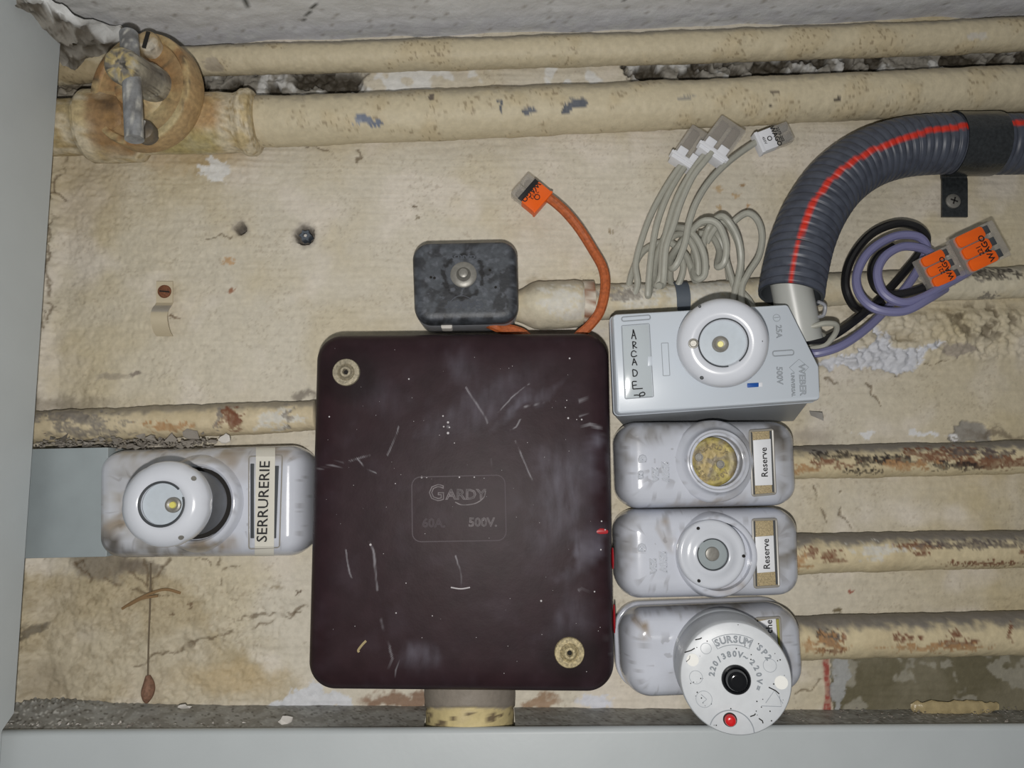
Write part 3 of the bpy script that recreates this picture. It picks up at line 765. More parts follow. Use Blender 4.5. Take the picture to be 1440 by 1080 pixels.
# ------------------------------------------------------------------ brown bakelite junction box
def bakelite_box():
    df = .058
    cor = [(445, 470), (857, 467), (866, 974), (432, 970)]
    q = quad(cor, df - .012)
    t = thing('junction_box', 'large dark brown bakelite junction box in the centre of the wall', 'junction box', P(650, 720, 0))
    r = S(40, df)
    V, Fc = prism(q, r, [(.004, .001), (.004, .022), (.0045, .024)], 10, cap0=1, cap1=1)
    mk('base', V, Fc, 'bakelite', t, True, np.tile(c8(48, 38, 40), (len(V), 1)))
    prof = [(.0012, .023), (.0004, .024), (0, .028), (.0004, .042), (.0012, .0475), (.0030, .0528), (.006, .0562), (.0095, .0574), (.014, .0579), (.02, .058)]
    V, Fc = prism(q, r, prof, 14, cap0=1, cap1=130, m=190)
    X, Y = PJ(V); n1 = fbm(V, 16, 4, 401); n2 = fbm(V, 60, 4, 402); n3 = fbm(V * np.array([1, 1, .25]), 240, 3, 403)
    C = np.tile(c8(47, 34, 38), (len(V), 1))
    C = mix(C, c8(46, 31, 34), sstep(.45, .75, n1) * .6)
    C = mix(C, c8(68, 58, 66), sstep(.50, .85, n2) * .22)
    for cx, cy, rx, ry, a, s in ((680, 560, 140, 40, -35, .3), (790, 690, 60, 110, 10, .45), (820, 780, 26, 60, 20, .7), (835, 650, 22, 60, 0, .45), (800, 870, 50, 50, 0, .3), (585, 925, 40, 26, 10, .45), (740, 560, 90, 14, -38, .45), (530, 560, 60, 40, 0, .2), (650, 510, 40, 40, 0, .25), (840, 615, 20, 16, 40, .6)):
        C = mix(C, c8(116, 114, 126), sstep(0, .9, blob(X + (n2 - .5) * 50, Y + (n1 - .5) * 50, cx, cy, rx, ry, a)) * s * (.1 + .9 * n3))
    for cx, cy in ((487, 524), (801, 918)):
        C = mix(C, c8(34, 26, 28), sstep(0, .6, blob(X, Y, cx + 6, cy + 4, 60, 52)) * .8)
    # chalky scratches and specks
    scr = [([(740, 572), (765, 566), (778, 563)], 2.5), ([(655, 545), (672, 570), (684, 595)], 1.2), ([(700, 580), (720, 560), (745, 540)], 1.0), ([(725, 620), (738, 650), (748, 675)], 1.0),
           ([(486, 773), (492, 800), (496, 812)], 1.2), ([(535, 870), (545, 900), (556, 945)], 1.2), ([(642, 782), (648, 800), (650, 825)], 1.3), ([(826, 596), (838, 598), (850, 612)], 3.0), ([(815, 562), (820, 575), (815, 585)], 1.2), ([(502, 645), (516, 660), (530, 665)], 1.3),
           ([(518, 762), (524, 775), (530, 830)], 2.2), ([(720, 605), (728, 600), (732, 590)], 1.2), ([(848, 880), (856, 905), (858, 920)], 2.5), ([(815, 830), (822, 826), (826, 830)], 2.2), ([(450, 660), (520, 640)], .8), ([(560, 600), (545, 640)], .8), ([(690, 645), (690, 668)], .8)]
    for pts, wd in scr:
        C = mix(C, c8(176, 174, 180), sstep(wd * .6 + .7, wd * .2, pdist(X + (n2 - .5) * 6, Y, pts)) * np.clip(.45 * sstep(.3, .7, n3), 0, 1))
    C = mix(C, c8(176, 176, 180), sstep(0, .6, blob(X, Y, 630, 600, 3, 3)) * .2)
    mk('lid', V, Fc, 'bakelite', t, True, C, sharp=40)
    # maker's plate outline, name, rating
    pl = rounded(quad([(579, 671), (710, 668), (712, 760), (580, 762)], df), S(12, df), 6)
    lp = np.array([[x, -df, z] for x, z in pl]); lp = np.vstack([lp, lp[:2]])
    V, Fc = tube(lp, .00035, 6); mk('plate_rim', V, Fc, 'bakelite_edge', t)
    mk('maker_name', *join(text_px('G', 614, 694, df, 22, 0, outline=.00028), text_px('ARDY', 655, 696, df, 14, 0, outline=.00024, sx=1.05)), 'worn_print', t)
    mk('name_flourish', *line_px([(683, 690), (680, 700), (668, 708), (650, 710), (640, 706)], df, .00035), 'worn_print', t)
    mk('rating_text', *text_px('60A.', 610, 736, df, 12, 0, outline=.00024), 'bakelite_edge', t)
    mk('rating_text', *text_px('500V.', 679, 735, df, 12, 0, outline=.00024), 'worn_print', t)
    mk('scratch_mark', *line_px([(634, 826), (648, 828), (661, 826)], df, .0004), 'chalk', t)
    # white paint specks
    g = []
    rnd = random.Random(7)
    sp = [(623, 585, 3), (630, 594, 4), (624, 600, 3), (632, 601, 3), (630, 609, 4.5), (639, 623, 2), (618, 612, 1.5), (801, 504, 3), (575, 533, 3), (463, 586, 2.5), (799, 588, 3.5), (818, 590, 3), (795, 573, 2), (797, 563, 2),
          (593, 671, 4), (600, 671, 3), (646, 671, 3), (667, 671, 2.5), (761, 845, 3.5), (556, 680, 2), (521, 766, 4), (557, 862, 2.5), (571, 820, 2), (608, 866, 2), (811, 590, 2), (846, 733, 2.5), (851, 745, 2.5), (845, 773, 2.5), (836, 832, 2.5)]
    for x, y, s in sp + [(rnd.uniform(450, 850), rnd.uniform(490, 950), rnd.uniform(.6, 1.4)) for _ in range(70)]:
        o = P(x, y, df - .0001); r_ = S(s, df) * .5
        g.append(lathe(o, NY, [(0, r_), (.0002, r_ * .7)], 6, None, 1))
    o = mk('paint_specks', *join(*g), 'chalk', t); o['kind'] = 'stuff'
    # red paint streaks on the right edge
    for k, (pts, rr) in enumerate((([(834, 749), (845, 747), (855, 748)], 4.0), ([(862, 770), (862.5, 785), (863, 800)], 5), ([(864, 850), (864.5, 870), (865, 890)], 5))):
        dd = df if k == 0 else .0475
        p = crom([P(x, y, dd - .0009) for x, y in pts], 6)
        n_ = len(p); rad = S(rr, df) * np.sin(np.linspace(.25, 2.9, n_)) ** .5
        V, Fc = tube(p, rad, 10); V[:, 1] = (V[:, 1] - p[0][1]) * .35 + p[0][1] if k == 0 else V[:, 1]
        if k: V[:, 0] = (V[:, 0] - p[:, 0].mean()) * .35 + p[:, 0].mean() - .0003
        mk('paint_streak', V, Fc, 'red_paint', t)
    drop = [(505, 917), (504, 914), (510, 906), (515, 901)]
    mk('drip', *tube(crom([P(x, y, df) for x, y in drop], 5), [S(2.2, df) * .8] * 16, 6), 'foam', t)
    # two lid screws with dished washers
    for (px, py, rr, mt) in ((487.5, 524, 19.5, 'washer'), (800.5, 917, 20.5, 'washer2')):
        o = P(px, py, df - .0008); r_ = S(rr, df)
        V, Fc = lathe(o, NY, [(0, r_), (.0016, r_), (.0022, r_ * .95), (.0023, r_ * .62), (.0018, r_ * .55), (.0024, r_ * .45), (.0038, r_ * .36), (.0038, r_ * .22), (.0022, r_ * .18)], 36, 1, 2)
        s = mk('lid_screw', V, Fc, mt, t, True, sharp=40)
        o2 = o + NY * .00225
        V, Fc = lathe(o2, NY, [(0, r_ * .17), (.0002, r_ * .15)], 16, None, 1); mk('screw_hole', V, Fc, 'dark', s)
bakelite_box()

# ------------------------------------------------------------------ small black box
def small_box():
    t = thing('small_junction_box', 'small grey sided junction box with black painted lid, above the brown box', 'junction box', P(658, 405, 0))
    df = .038
    cor = [(581, 346), (718, 341), (731, 398), (728, 450), (588, 456), (582, 440)]
    cor = [(580, 345), (727, 342), (730, 455), (584, 458)]
    q = quad(cor, .030)
    r = S(25, df)
    V, Fc = prism(q, r, [(.0008, 0), (.0004, .012), (0, .026), (.0004, .0272)], 10, cap1=1); mk('body', V, Fc, 'greyside', t)
    V, Fc = prism(q, r, [(.0008, .0272), (.0002, .0276), (.0002, .033), (.0012, .0362), (.003, .0376), (.006, .038)], 12, cap1=40, m=36)
    n1 = fbm(V, 60, 4, 501); n2 = fbm(V, 220, 3, 502); X, Y = PJ(V)
    C = np.tile(c8(74, 78, 84), (len(V), 1)); C = mix(C, c8(50, 52, 56), sstep(.5, .62, n1)); C = mix(C, c8(98, 102, 110), sstep(.6, .7, n2) * .6)
    C = mix(C, c8(24, 24, 26), sstep(4, 1.5, np.abs(np.hypot((X - 652), (Y - 388) * .9) - 27) + (n2 - .4) * 12) * .9)
    C = mix(C, c8(26, 26, 28), sstep(.3, .8, blob(X, Y, 724, 378, 5, 20)) * .9)
    mk('lid', V, Fc, 'blackbox', t, True, C)
    o = P(652, 387, df - .0006); r_ = S(19, df)
    V, Fc = lathe(o, NY, [(0, r_), (.0014, r_), (.002, r_ * .9), (.0022, r_ * .55), (.004, r_ * .42), (.0056, r_ * .34), (.0060, r_ * .2)], 32, 1, 2)
    s = mk('lid_screw', V, Fc, 'steel', t, True, sharp=40)
    mk('maker_name', *text_px('GARDY', 653, 428, df, 10, 180, outline=.0002, sx=1.15), 'lid_relief', t)
    mk('name_flourish', *line_px([(632, 426), (640, 418), (652, 416), (664, 421)], df, .00022), 'lid_relief', t)
    mk('small_relief', *text_px('GARDY', 650, 361, df, 5, 180, outline=.00014, sx=1.6), 'lid_relief', t)
    pk = [(606, 390), (611, 391), (689, 380), (697, 404)]
    for x, y in pk: mk('pinhole', *lathe(P(x, y, df - .0002), NY, [(0, S(2.5, df)), (.0004, S(1.5, df))], 8, None, 1), 'dark', t)
    V, Fc = slab([(620, 455), (636, 455), (636, 462), (620, 462)], .020, .0285, .001, .0006); mk('knockout', V, Fc, 'flake', t)
small_box()

# orange cables
cable('orange_cable', [(681, 452, .012), (694, 457, .022), (706, 462, .020), (722, 465, .018), (738, 472, .018), (748, 486, .018)], .0036, 'cable_orange', 'short orange cable stub between small black box and brown box', 'cable')
OC = [(796, 500, .024), (812, 474, .027), (829, 458, .029), (844, 437, .030), (851, 405, .028), (848, 378, .025), (834, 352, .022), (815, 322, .023), (797, 300, .024), (782, 286, .024), (770, 277, .024)]
cable('orange_cable', OC, .0032, 'cable_orange', 'dirty orange cable curving up from behind the brown box', 'cable')

# ------------------------------------------------------------------ wire connectors
def axes(ang):
    a = math.radians(-ang); A = np.array([math.cos(a), 0, math.sin(a)]); B = np.array([-math.sin(a), 0, math.cos(a)])
    return A, B

def cbox(o, A, B, x0, x1, y0, y1, h0, h1, r=.0006, e=.0004, n=4):
    return prism([(x0, y0), (x1, y0), (x1, y1), (x0, y1)], r, [(0, h0), (0, h1 - e), (e * .3, h1 - e * .3), (e, h1)], n, o=o, a=A, b=B)

def push_connector(px, py, d, ang, L, W, label, collar='clear_white', ports=2, th=.007, text=True, split=.5, group=None):
    """ang: reading direction from the clear nose to the wire end, clockwise degrees in the picture"""
    A, B = axes(ang); o = P(px, py, d); l, w_ = S(L, d), S(W, d)
    t = thing('wire_connector', label, 'connector', o, group)
    xs = -l / 2 + l * (1 - split)
    pw = w_ / ports
    g = [cbox(o, A, B, -l / 2, xs, -w_ / 2 + k * pw + .0001, -w_ / 2 + (k + 1) * pw - .0001, -th / 2, th / 2, .0009) for k in range(ports)]
    mk('clear_housing', *join(*g), 'clear', t)
    g = [cbox(o, A, B, xs - l * .35, xs, -w_ / 2 + (k + .25) * pw, -w_ / 2 + (k + .75) * pw, -th * .3, th * .2, .0004) for k in range(ports)]
    mk('contact', *join(*g), 'inner', t)
    mk('collar', *cbox(o, A, B, xs - .0002, l / 2, -w_ / 2, w_ / 2, -th / 2, th / 2, .0007), collar, t)
    mk('rear_rim', *cbox(o, A, B, l / 2 - l * .07, l / 2 + .0002, -w_ / 2 - .0004, w_ / 2 + .0004, -th / 2 - .0002, th / 2 + .0003, .0005), collar, t)
    if text:
        a2, b2 = -B, A   # text runs across the connector
        k = put(text_geo('WAGO', w_ * .28, .00008, bold=.02), o + A * (xs + l * .02) + NY * (th / 2 + .0002), a2, b2, NY)
        k2 = put(text_geo('2273', w_ * .2, .00008), o + A * (xs + l * .16) + NY * (th / 2 + .0002), a2, b2, NY)
        k3 = lathe(o + A * (xs + l * .28) + NY * (th / 2), NY, [(0, w_ * .11), (.0002, w_ * .11), (.0002, w_ * .08)], 16)
        mk('print', *join(k, k2, k3), 'ink', t)
        if collar == 'orange':
            mk('dark_stripe', *cbox(o, A, B, xs - l * .16, xs, -w_ / 2 + .0002, w_ / 2 - .0002, th / 2 - .0001, th / 2 + .0001, .0002, .0001), 'plastic_line' if False else 'ink', t)
    return t

push_connector(747, 274, .024, 40, 46, 40, 'orange and clear push connector on the end of the orange cable', 'orange', 2, .008, True, .55)
def white_connector(px, py, d, ang, L, W, label, th=.0065, n=3):
    A, B = axes(ang); o = P(px, py, d); l, w_ = S(L, d), S(W, d)
    t = thing('wire_connector', label, 'connector', o)
    mk('clear_housing', *cbox(o, A, B, -l * .02, l / 2, -w_ / 2, w_ / 2, -th / 2, th / 2, .0009), 'clear', t)
    for k in range(2):
        y = -w_ / 2 + (k + .5) * w_ / 2
        mk('contact', *cbox(o, A, B, l * .18, l * .46, y - w_ * .14, y + w_ * .14, -th * .3, th * .42, .0005), 'steel', t)
    mk('collar', *cbox(o, A, B, -l / 2, l * .0, -w_ / 2, w_ / 2, -th / 2 - .0001, th / 2 + .0001, .0006), 'clear_white', t)
    mk('rear_rim', *cbox(o, A, B, -l / 2 - .0002, -l / 2 + l * .1, -w_ / 2 - .0005, w_ / 2 + .0005, -th / 2 - .0003, th / 2 + .0004, .0005), 'clear_white', t)
    k = put(text_geo('WAGO', w_ * .32, .00008, bold=.025), o + A * (l * .03) + NY * (th / 2 + .0002), -B, A, NY)
    k2 = put(text_geo('2273-202', w_ * .2, .00008, bold=.015), o + A * (l * .16) + NY * (th / 2 + .0002), -B, A, NY)
    k3 = lathe(o - A * (l * .16) + NY * (th / 2), NY, [(0, w_ * .12), (.0003, w_ * .12), (.0003, w_ * .08)], 16)
    k4 = put(text_geo('450V', w_ * .18, .00008), o - A * (l * .32) + NY * (th / 2 + .0002), -B, A, NY)
    mk('print', *join(k, k2, k3, k4), 'ink', t)
    return t
white_connector(1087, 195, .026, -22, 53, 31, 'white and clear wire connector alone on a single grey cable')

def clear_connector(px, py, d, ang, L, W, label, th=.010):
    A, B = axes(ang); o = P(px, py, d); l, w_ = S(L, d), S(W, d)
    t = thing('wire_connector', label, 'connector', o)
    mk('clear_housing', *cbox(o, A, B, -l * .3, l / 2, -w_ / 2, w_ / 2, -th / 2, th / 2, .0012), 'clear', t)
    for k in range(2):
        y = (k - .5) * w_ * .46
        mk('contact', *cbox(o, A, B, -l * .1, l * .42, y - w_ * .15, y + w_ * .15, -th * .32, th * .3, .0008), 'inner', t)
    mk('collar', *cbox(o, A, B, -l * .5, -l * .30, -w_ / 2, w_ / 2, -th / 2, th / 2 + .0002, .0006), 'clear_white', t)
    mk('rear_rim', *cbox(o, A, B, -l * .42, -l * .34, -w_ / 2 - .0014, w_ / 2 + .0014, -th * .2, th / 2 + .0012, .0005), 'clear_white', t)
    for k in range(2):
        y = (k - .5) * w_ * .5
        mk('release_tab', *cbox(o, A, B, -l * .36, -l * .14, y - w_ * .17, y + w_ * .17, th * .40, th / 2 + .0010, .0005), 'clear_white', t)
    return t
clear_connector(1013, 200, .030, -54, 62, 44, 'clear twin wire connector with white collar, nearest the upper edge of the cable bundle')
clear_connector(973, 212, .020, -56, 60, 42, 'clear twin wire connector half hidden behind the higher clear one, left end of bundle')

# grey cables; z() reads a 3.6x enlargement of the bundle
def z3(pts): return [(860 + x / 3.6, 130 + y / 3.6, d) for x, y, d in pts]
GC = 'cable_grey'; RG = .00215
grp = None
cable('grey_cable', z3([(390, 330, .020), (340, 385, .020), (270, 490, .019), (200, 620, .018), (152, 750, .020), (122, 870, .020), (132, 970, .020), (108, 1028, .018), (88, 985, .015), (112, 890, .013), (160, 805, .012), (240, 762, .012), (310, 765, .016), (350, 830, .018), (362, 900, .018), (330, 985, .016), (300, 960, .012), (300, 890, .010), (330, 800, .010), (400, 700, .010), (470, 660, .012), (530, 700, .020), (575, 800, .016), (590, 900, .010), (610, 1060, .012), (620, 1160, .020)]), RG, GC, 'grey cable whose loop hangs lowest at the left end of the bundle', m=7)
cable('grey_cable', z3([(400, 345, .020), (355, 400, .022), (285, 520, .024), (232, 660, .025), (205, 800, .025), (190, 940, .024), (185, 1030, .022), (205, 960, .016), (235, 860, .014), (300, 740, .018), (370, 720, .026), (420, 790, .028), (440, 880, .027), (425, 955, .024), (380, 830, .020), (300, 760, .018)]), RG, GC, 'grey cable ending in a short hanging tip, second from the left of the bundle', m=7)
cable('grey_cable', z3([(500, 290, .030), (455, 335, .029), (395, 420, .029), (330, 540, .029), (285, 680, .030), (258, 800, .030), (250, 920, .029), (228, 978, .026), (215, 940, .020), (230, 830, .017), (290, 700, .020), (370, 690, .031), (430, 740, .034), (470, 830, .034), (470, 925, .032), (425, 940, .028), (412, 850, .018), (440, 740, .014), (500, 690, .018), (540, 730, .023), (590, 880, .020), (640, 1060, .020), (650, 1160, .022)]), RG, GC, 'grey cable from the left strand of the higher clear connector', m=7)
cable('grey_cable', z3([(510, 300, .034), (475, 345, .034), (410, 430, .034), (350, 560, .035), (312, 680, .036), (275, 790, .036), (262, 960, .033), (240, 980, .036)]), RG, GC, 'grey cable from the right strand of the higher clear connector', m=7)
cable('grey_cable', z3([(760, 240, .026), (715, 262, .026), (600, 345, .030), (500, 445, .034), (430, 555, .038), (392, 660, .040), (372, 760, .041), (335, 860, .040), (305, 890, .036), (300, 840, .028), (345, 770, .025), (405, 700, .034), (470, 650, .041), (540, 670, .043), (580, 770, .043), (570, 860, .041), (535, 880, .036), (545, 800, .026), (500, 720, .022), (440, 715, .022)]), RG, GC, 'grey cable leading to the lone white connector', m=7)
cable('grey_cable', z3([(590, 1160, .030), (625, 1010, .028), (655, 860, .030), (640, 740, .034), (590, 650, .037), (545, 630, .034), (490, 690, .026), (460, 800, .026), (480, 900, .022)]), RG, GC, 'grey cable forming the tall middle arch of the coil', m=7)
cable('grey_cable', z3([(480, 760, .024), (530, 680, .030), (580, 660, .032), (640, 760, .026), (655, 900, .024), (640, 980, .024), (700, 1060, .026), (740, 1150, .030)]), RG, GC, 'grey cable passing behind the arch and dropping to the box', m=7)
cable('grey_cable', z3([(600, 690, .020), (630, 645, .024), (690, 612, .026), (740, 650, .027), (762, 730, .028), (745, 830, .028), (690, 920, .029), (658, 1000, .030), (665, 1160, .034)]), RG, GC, 'grey cable arching highest beside the corrugated conduit', m=7)

# ------------------------------------------------------------------ corrugated conduit and its clamp
def conduit():
    t = thing('corrugated_conduit', 'dark grey corrugated conduit with a red line, curving down to the plastic box', 'conduit', P(1250, 230, 0))
    pts = [(1112, 416, .042), (1117, 385, .040), (1128, 340, .036), (1147, 296, .032), (1176, 256, .028), (1216, 226, .024), (1263, 209, .0215), (1315, 203, .0205), (1370, 203, .0195), (1420, 203, .0195), (1475, 202, .0195)]
    path = crom([P(*p) for p in pts], 24)
    L = np.r_[0, np.cumsum(np.linalg.norm(np.diff(path, axis=0), axis=1))]
    pitch = .0056; per = 8
    N = int(L[-1] / pitch) * per; tt = np.linspace(0, L[-1], N)
    path = np.c_[[np.interp(tt, L, path[:, k]) for k in range(3)]].T
    ph = (tt / pitch) % 1
    R = .0196
    rad = R - .0021 * (1 - np.clip(1.35 * np.sin(np.pi * ph) ** .7, 0, 1))
    V, Fc = tube(path, rad, 64, cap=False)
    ctr = np.repeat(path, 64, 0); nr = V - ctr; rl = np.linalg.norm(nr, axis=1)
    X, Y = PJ(V)
    stripe = [tuple(q) for q in crom([(1110, 415), (1116, 370), (1127, 325), (1145, 284), (1170, 251), (1201, 226), (1242, 205), (1290, 188), (1340, 179), (1400, 174), (1480, 171)], 6)]
    n1 = fbm(V, 150, 3, 601)
    C = np.tile(c8(74, 79, 91), (len(V), 1)); C = mix(C, c8(58, 62, 73), sstep(.45, .65, n1) * .6)
    facing = (nr / rl[:, None]) @ NY > .15
    C = mix(C, c8(204, 48, 30), sstep(4.6, 3.2, pdist(X, Y, stripe)) * facing)
    mk('sleeve', V, Fc, 'conduit', t, True, C, sharp=None, recalc=False)
    # inner wall seen at the cut end, ragged
    a = path[0]; ax = path[0] - path[4]; ax /= np.linalg.norm(ax)
    V, Fc = lathe(a - ax * .03, ax, [(0, R - .0022), (.030, R - .0022), (.0305, R - .0004)], 48)
    mk('cut_end', V, Fc, 'groove', t, True)
    rag = crom([P(1150, 424, .046), P(1160, 430, .045), P(1158, 443, .044), P(1149, 446, .044)], 5)
    V, Fc = tube(rag, .0011, 6); mk('torn_edge', V, Fc, 'greyside', t)
    # clamp
    c = thing('conduit_clamp', 'black metal clamp holding the conduit to the wall with a screwed foot', 'clamp', P(1366, 210, 0))
    a, b = P(1337, 203, .0195), P(1397, 202.5, .0195); ax = b - a; l = np.linalg.norm(ax)
    V, Fc = lathe(a, ax, [(0, R + .0002), (-.0002, R + .0014), (.0008, R + .0012), (l * .5, R + .0010), (l - .0008, R + .0012), (l, R + .0010), (l, R + .0002)], 56)
    mk('band', V, Fc, 'clamp', c, True, sharp=50)
    prof = [(1340, 238, .010), (1340, 250, .004), (1341, 258, .0035), (1341, 306, .0035)]
    pp = crom([P(*q) for q in prof], 6); wv = np.array([1.0, 0, 0]) * S(19)
    loops = [np.array([p - wv, p + wv, p + wv + NY * .0016, p - wv + NY * .0016]) for p in pp]
    V, Fc = loft(loops, 1, 1); mk('foot', V, Fc, 'clamp', c, True, sharp=30)
    o = P(1340, 283, .005); r_ = S(11)
    V, Fc = lathe(o, NY, [(0, r_), (.0008, r_ * .95), (.0016, r_ * .6), (.0017, r_ * .2)], 24, 1, 2); s = mk('screw', V, Fc, 'steel', c)
    g = [cbox(o + NY * .0015, *axes(an), -r_ * .5, r_ * .5, -r_ * .1, r_ * .1, 0, .0004, .0001, .0001, 3) for an in (20, 110)]
    mk('cross_slot', *join(*g), 'dark', s)
    # grey stub pipe out of the fuse box
    V, Fc = lathe(P(1128, 480, .0345), P(1113, 404, .0395) - P(1128, 480, .0345), [(0, .0122), (.040, .0122), (.040, .0112), (.01, .0112)], 40)
    o = mk('pipe_stub', V, Fc, 'tube'); tag(o, 'smooth light grey pipe stub between the conduit and the plastic box', 'pipe')
conduit()

# ------------------------------------------------------------------ plastic fuse box ARCADE
def arcade():
    df = .062
    t = thing('plastic_fuse_box', 'light grey plastic fuse box with handwritten label, at top right of the brown box', 'fuse box', P(1005, 512, 0))
    cor = [(861, 441), (1109, 427), (1153, 515), (1155, 563), (867, 583)]
    q = quad(cor, df)
    rs = [S(6, df)] * 5
    qb = quad([(864, 447), (1104, 433), (1150, 522), (1116, 593), (873, 598)], 0)
    if np.linalg.norm(qb[0] - q[0]) > .03: qb = np.roll(qb, 1, 0)
    l0, l1 = rounded(qb, S(7, df), 6), rounded(q, S(7, df), 6, .0003)
    V, Fc = loft([np.c_[l0[:, 0], np.full(len(l0), -.0002), l0[:, 1]], np.c_[l1[:, 0], np.full(len(l1), -.046), l1[:, 1]]], 1, 1)
    mk('base', V, Fc, 'plastic_dark', t)
    V, Fc = prism(q, S(7, df), [(.0004, .046), (0, .0466), (0, .0515), (-.0004, .052), (-.0004, .0535), (0, .054), (.0002, .060), (.0008, .0615), (.0016, .062)], 6, cap1=1)
    mk('cover', V, Fc, 'plastic', t)
    # label window
    w4 = [(874, 458), (913, 455), (919, 558), (879, 561)]
    rim = rounded(quad(w4, df), S(1.5, df), 3); lp = np.array([[x, -df, z_] for x, z_ in rim]); lp = np.vstack([lp, lp[:2]])
    lw = mk('label_window', *slab([(875, 459), (912.3, 456), (918, 557.3), (880, 560)], df - .0004, df + .0003, .0006, .0003), 'window_clear', t)
    mk('window_rim', *tube(lp, .00028, 6), 'soft_groove', lw)
    mk('latch', *slab([(911, 501), (917, 501), (917, 514), (911, 515)], df, df + .0007, .0003, .0002), 'plastic', lw)
    # handwriting
    z6 = lambda p: [(850 + x / 4.5, 400 + y / 4.5) for x, y in p]
    st = [[(172, 345), (180, 310), (182, 285)], [(182, 285), (190, 310), (200, 348)], [(174, 325), (196, 322)],
          [(182, 408), (180, 385), (178, 362)], [(178, 362), (198, 368), (192, 382), (180, 388)], [(182, 388), (195, 396), (206, 402)],
          [(202, 430), (186, 420), (172, 430), (172, 452), (186, 458), (206, 450)],
          [(176, 512), (182, 488), (186, 468)], [(186, 468), (196, 488), (206, 512)], [(178, 495), (202, 492)],
          [(178, 540), (180, 560), (182, 582)], [(178, 538), (200, 545), (208, 560), (200, 578), (182, 582)],
          [(204, 614), (178, 616), (178, 640), (180, 662)], [(180, 640), (204, 636)], [(180, 662), (216, 660), (242, 658)],
          [(186, 702), (205, 700), (222, 702)], [(222, 690), (224, 705), (224, 714)], [(224, 690), (245, 682), (256, 692), (246, 704), (226, 706)]]
    g = [line_px(z6(s), df + .0004, .00035, 6, 4, len(s) > 3) for s in st]
    mk('handwriting', *join(*g), 'ink', lw)
    # moulded slots and reliefs
    def ringline(pts, r, dd=df, rad=.00022):
        q_ = rounded(quad(pts, dd), S(r, dd), 6); l_ = np.array([[x, -dd, z_] for x, z_ in q_]); return tube(np.vstack([l_, l_[:2]]), rad, 6)
    mk('slot', *ringline([(874, 446), (914, 443), (914.5, 449), (874.5, 452)], 2.8, rad=.0004), 'soft_groove', t)
    mk('slot', *ringline([(930, 482.5), (939.5, 482), (942, 528), (932.5, 528.5)], .8, rad=.0002), 'soft_groove', t)
    mk('slot', *ringline([(1086, 494), (1116, 492), (1116, 499), (1087, 501)], 3.2, rad=.0004), 'soft_groove', t)
    mk('blue_tab', *slab([(1051, 539), (1067, 538), (1067, 544), (1051, 545)], df - .0004, df + .0005, .0003, .0002), 'blue', t)
    mk('tab_end', *slab([(1067, 538), (1072.5, 537.5), (1072.5, 543.8), (1067, 544)], df - .0004, df + .0004, .0003, .0002), 'clear_white', t)
    g = [text_px('25A', 1095, 466, df, 8, 90, outline=.00018), text_px('500V', 1096, 528, df, 8.5, 90, outline=.00018), text_px('WEBER', 1128, 534, df, 9, 90, outline=.00018, sx=1.1), text_px('UNIVERSAL', 1115, 541, df, 5, 90, outline=.00013, sx=.95)]
    dm = [(1110, 517), (1123.5, 505), (1137, 516.5), (1131, 523)]
    g.append(tube(np.array([P(x, y, df) for x, y in [(1117, 524), (1110, 517), (1123.5, 505), (1137, 516.5), (1130, 524)]]), .0002, 6))
    g.append(lathe(P(1092, 447, df), NY, [(0, S(5.5, df)), (.0002, S(5.5, df)), (.0002, S(4.8, df)), (0, S(4.8, df))], 24))
    g.append(tube(np.array([P(1088, 447, df), P(1096, 446, df)]), .0002, 6))
    mk('moulded_text', *join(*g), 'soft_groove', t)
    # screw cap
    c0 = P(1012, 484, df); ax = P(1017, 482, .088) - c0; h = np.linalg.norm(ax)
    k = thing('screw_in_fuse', 'round white fuse cap screwed into the plastic fuse box', 'fuse cap', c0)
    R = S(64.5, .084)
    V, Fc = lathe(c0, ax, [(0, R * .92), (h * .35, R * .93), (h * .50, R * .96), (h * .62, R), (h * .74, R), (h * .86, R * .97), (h * .95, R * .90), (h * 1.0, R * .80), (h * 1.02, R * .68), (h * 1.01, R * .56), (h * .99, R * .53), (h * .90, R * .515), (h * .88, R * .50)], 72)
    mk('shell', V, Fc, 'white_cap', k, sharp=None)
    a_, b_, n_ = frame_of(ax)
    fc = c0 + n_ * h
    V, Fc = lathe(c0 + n_ * (h * .86), n_, [(0, R * .52), (.0003, R * .515)], 48, None, 2); mk('window_disc', V, Fc, 'glassplate', k)
    pts = [c0 + n_ * h * 1.02 + R * .53 * (math.cos(s) * a_ + math.sin(s) * b_) for s in np.linspace(-.9, 4.9, 50)]
    mk('window_groove', *tube(np.array(pts), .0004, 6), 'groove', k)
    def onface(px, py, up=0.0):
        r_ = P(px, py, 0) - CAM; pl = fc + n_ * up; tt = ((pl - CAM) @ n_) / (r_ @ n_); return CAM + r_ * tt
    o = onface(1013, 484, -.0030)
    V, Fc = lathe(o, n_, [(0, S(12, .09)), (.0014, S(11.5, .09)), (.0018, S(9, .09)), (.0012, S(5.5, .09))], 28, None, 1); i = mk('indicator', V, Fc, 'steel', k)
    V, Fc = lathe(o + n_ * .0008, n_, [(0, S(5, .09)), (.0010, S(4, .09))], 20, None, 1); mk('indicator_dot', V, Fc, 'lens', i)
    V, Fc = lathe(onface(975, 483, .0004), n_, [(0, S(7.5, .09)), (.0008, S(7, .09)), (.0009, S(5.5, .09)), (.0002, S(4.5, .09))], 20, None, 1); mk('sealing_lug', V, Fc, 'steel', k)
    for px, py, s in ((984, 431, 2.2), (1071, 480, 2.4), (987, 531, 3.0)):
        V, Fc = lathe(onface(px, py, -.0012), n_, [(0, S(s, .09)), (.0009, S(s * .6, .09))], 10, None, 1); mk('chip', V, Fc, 'groove', k)
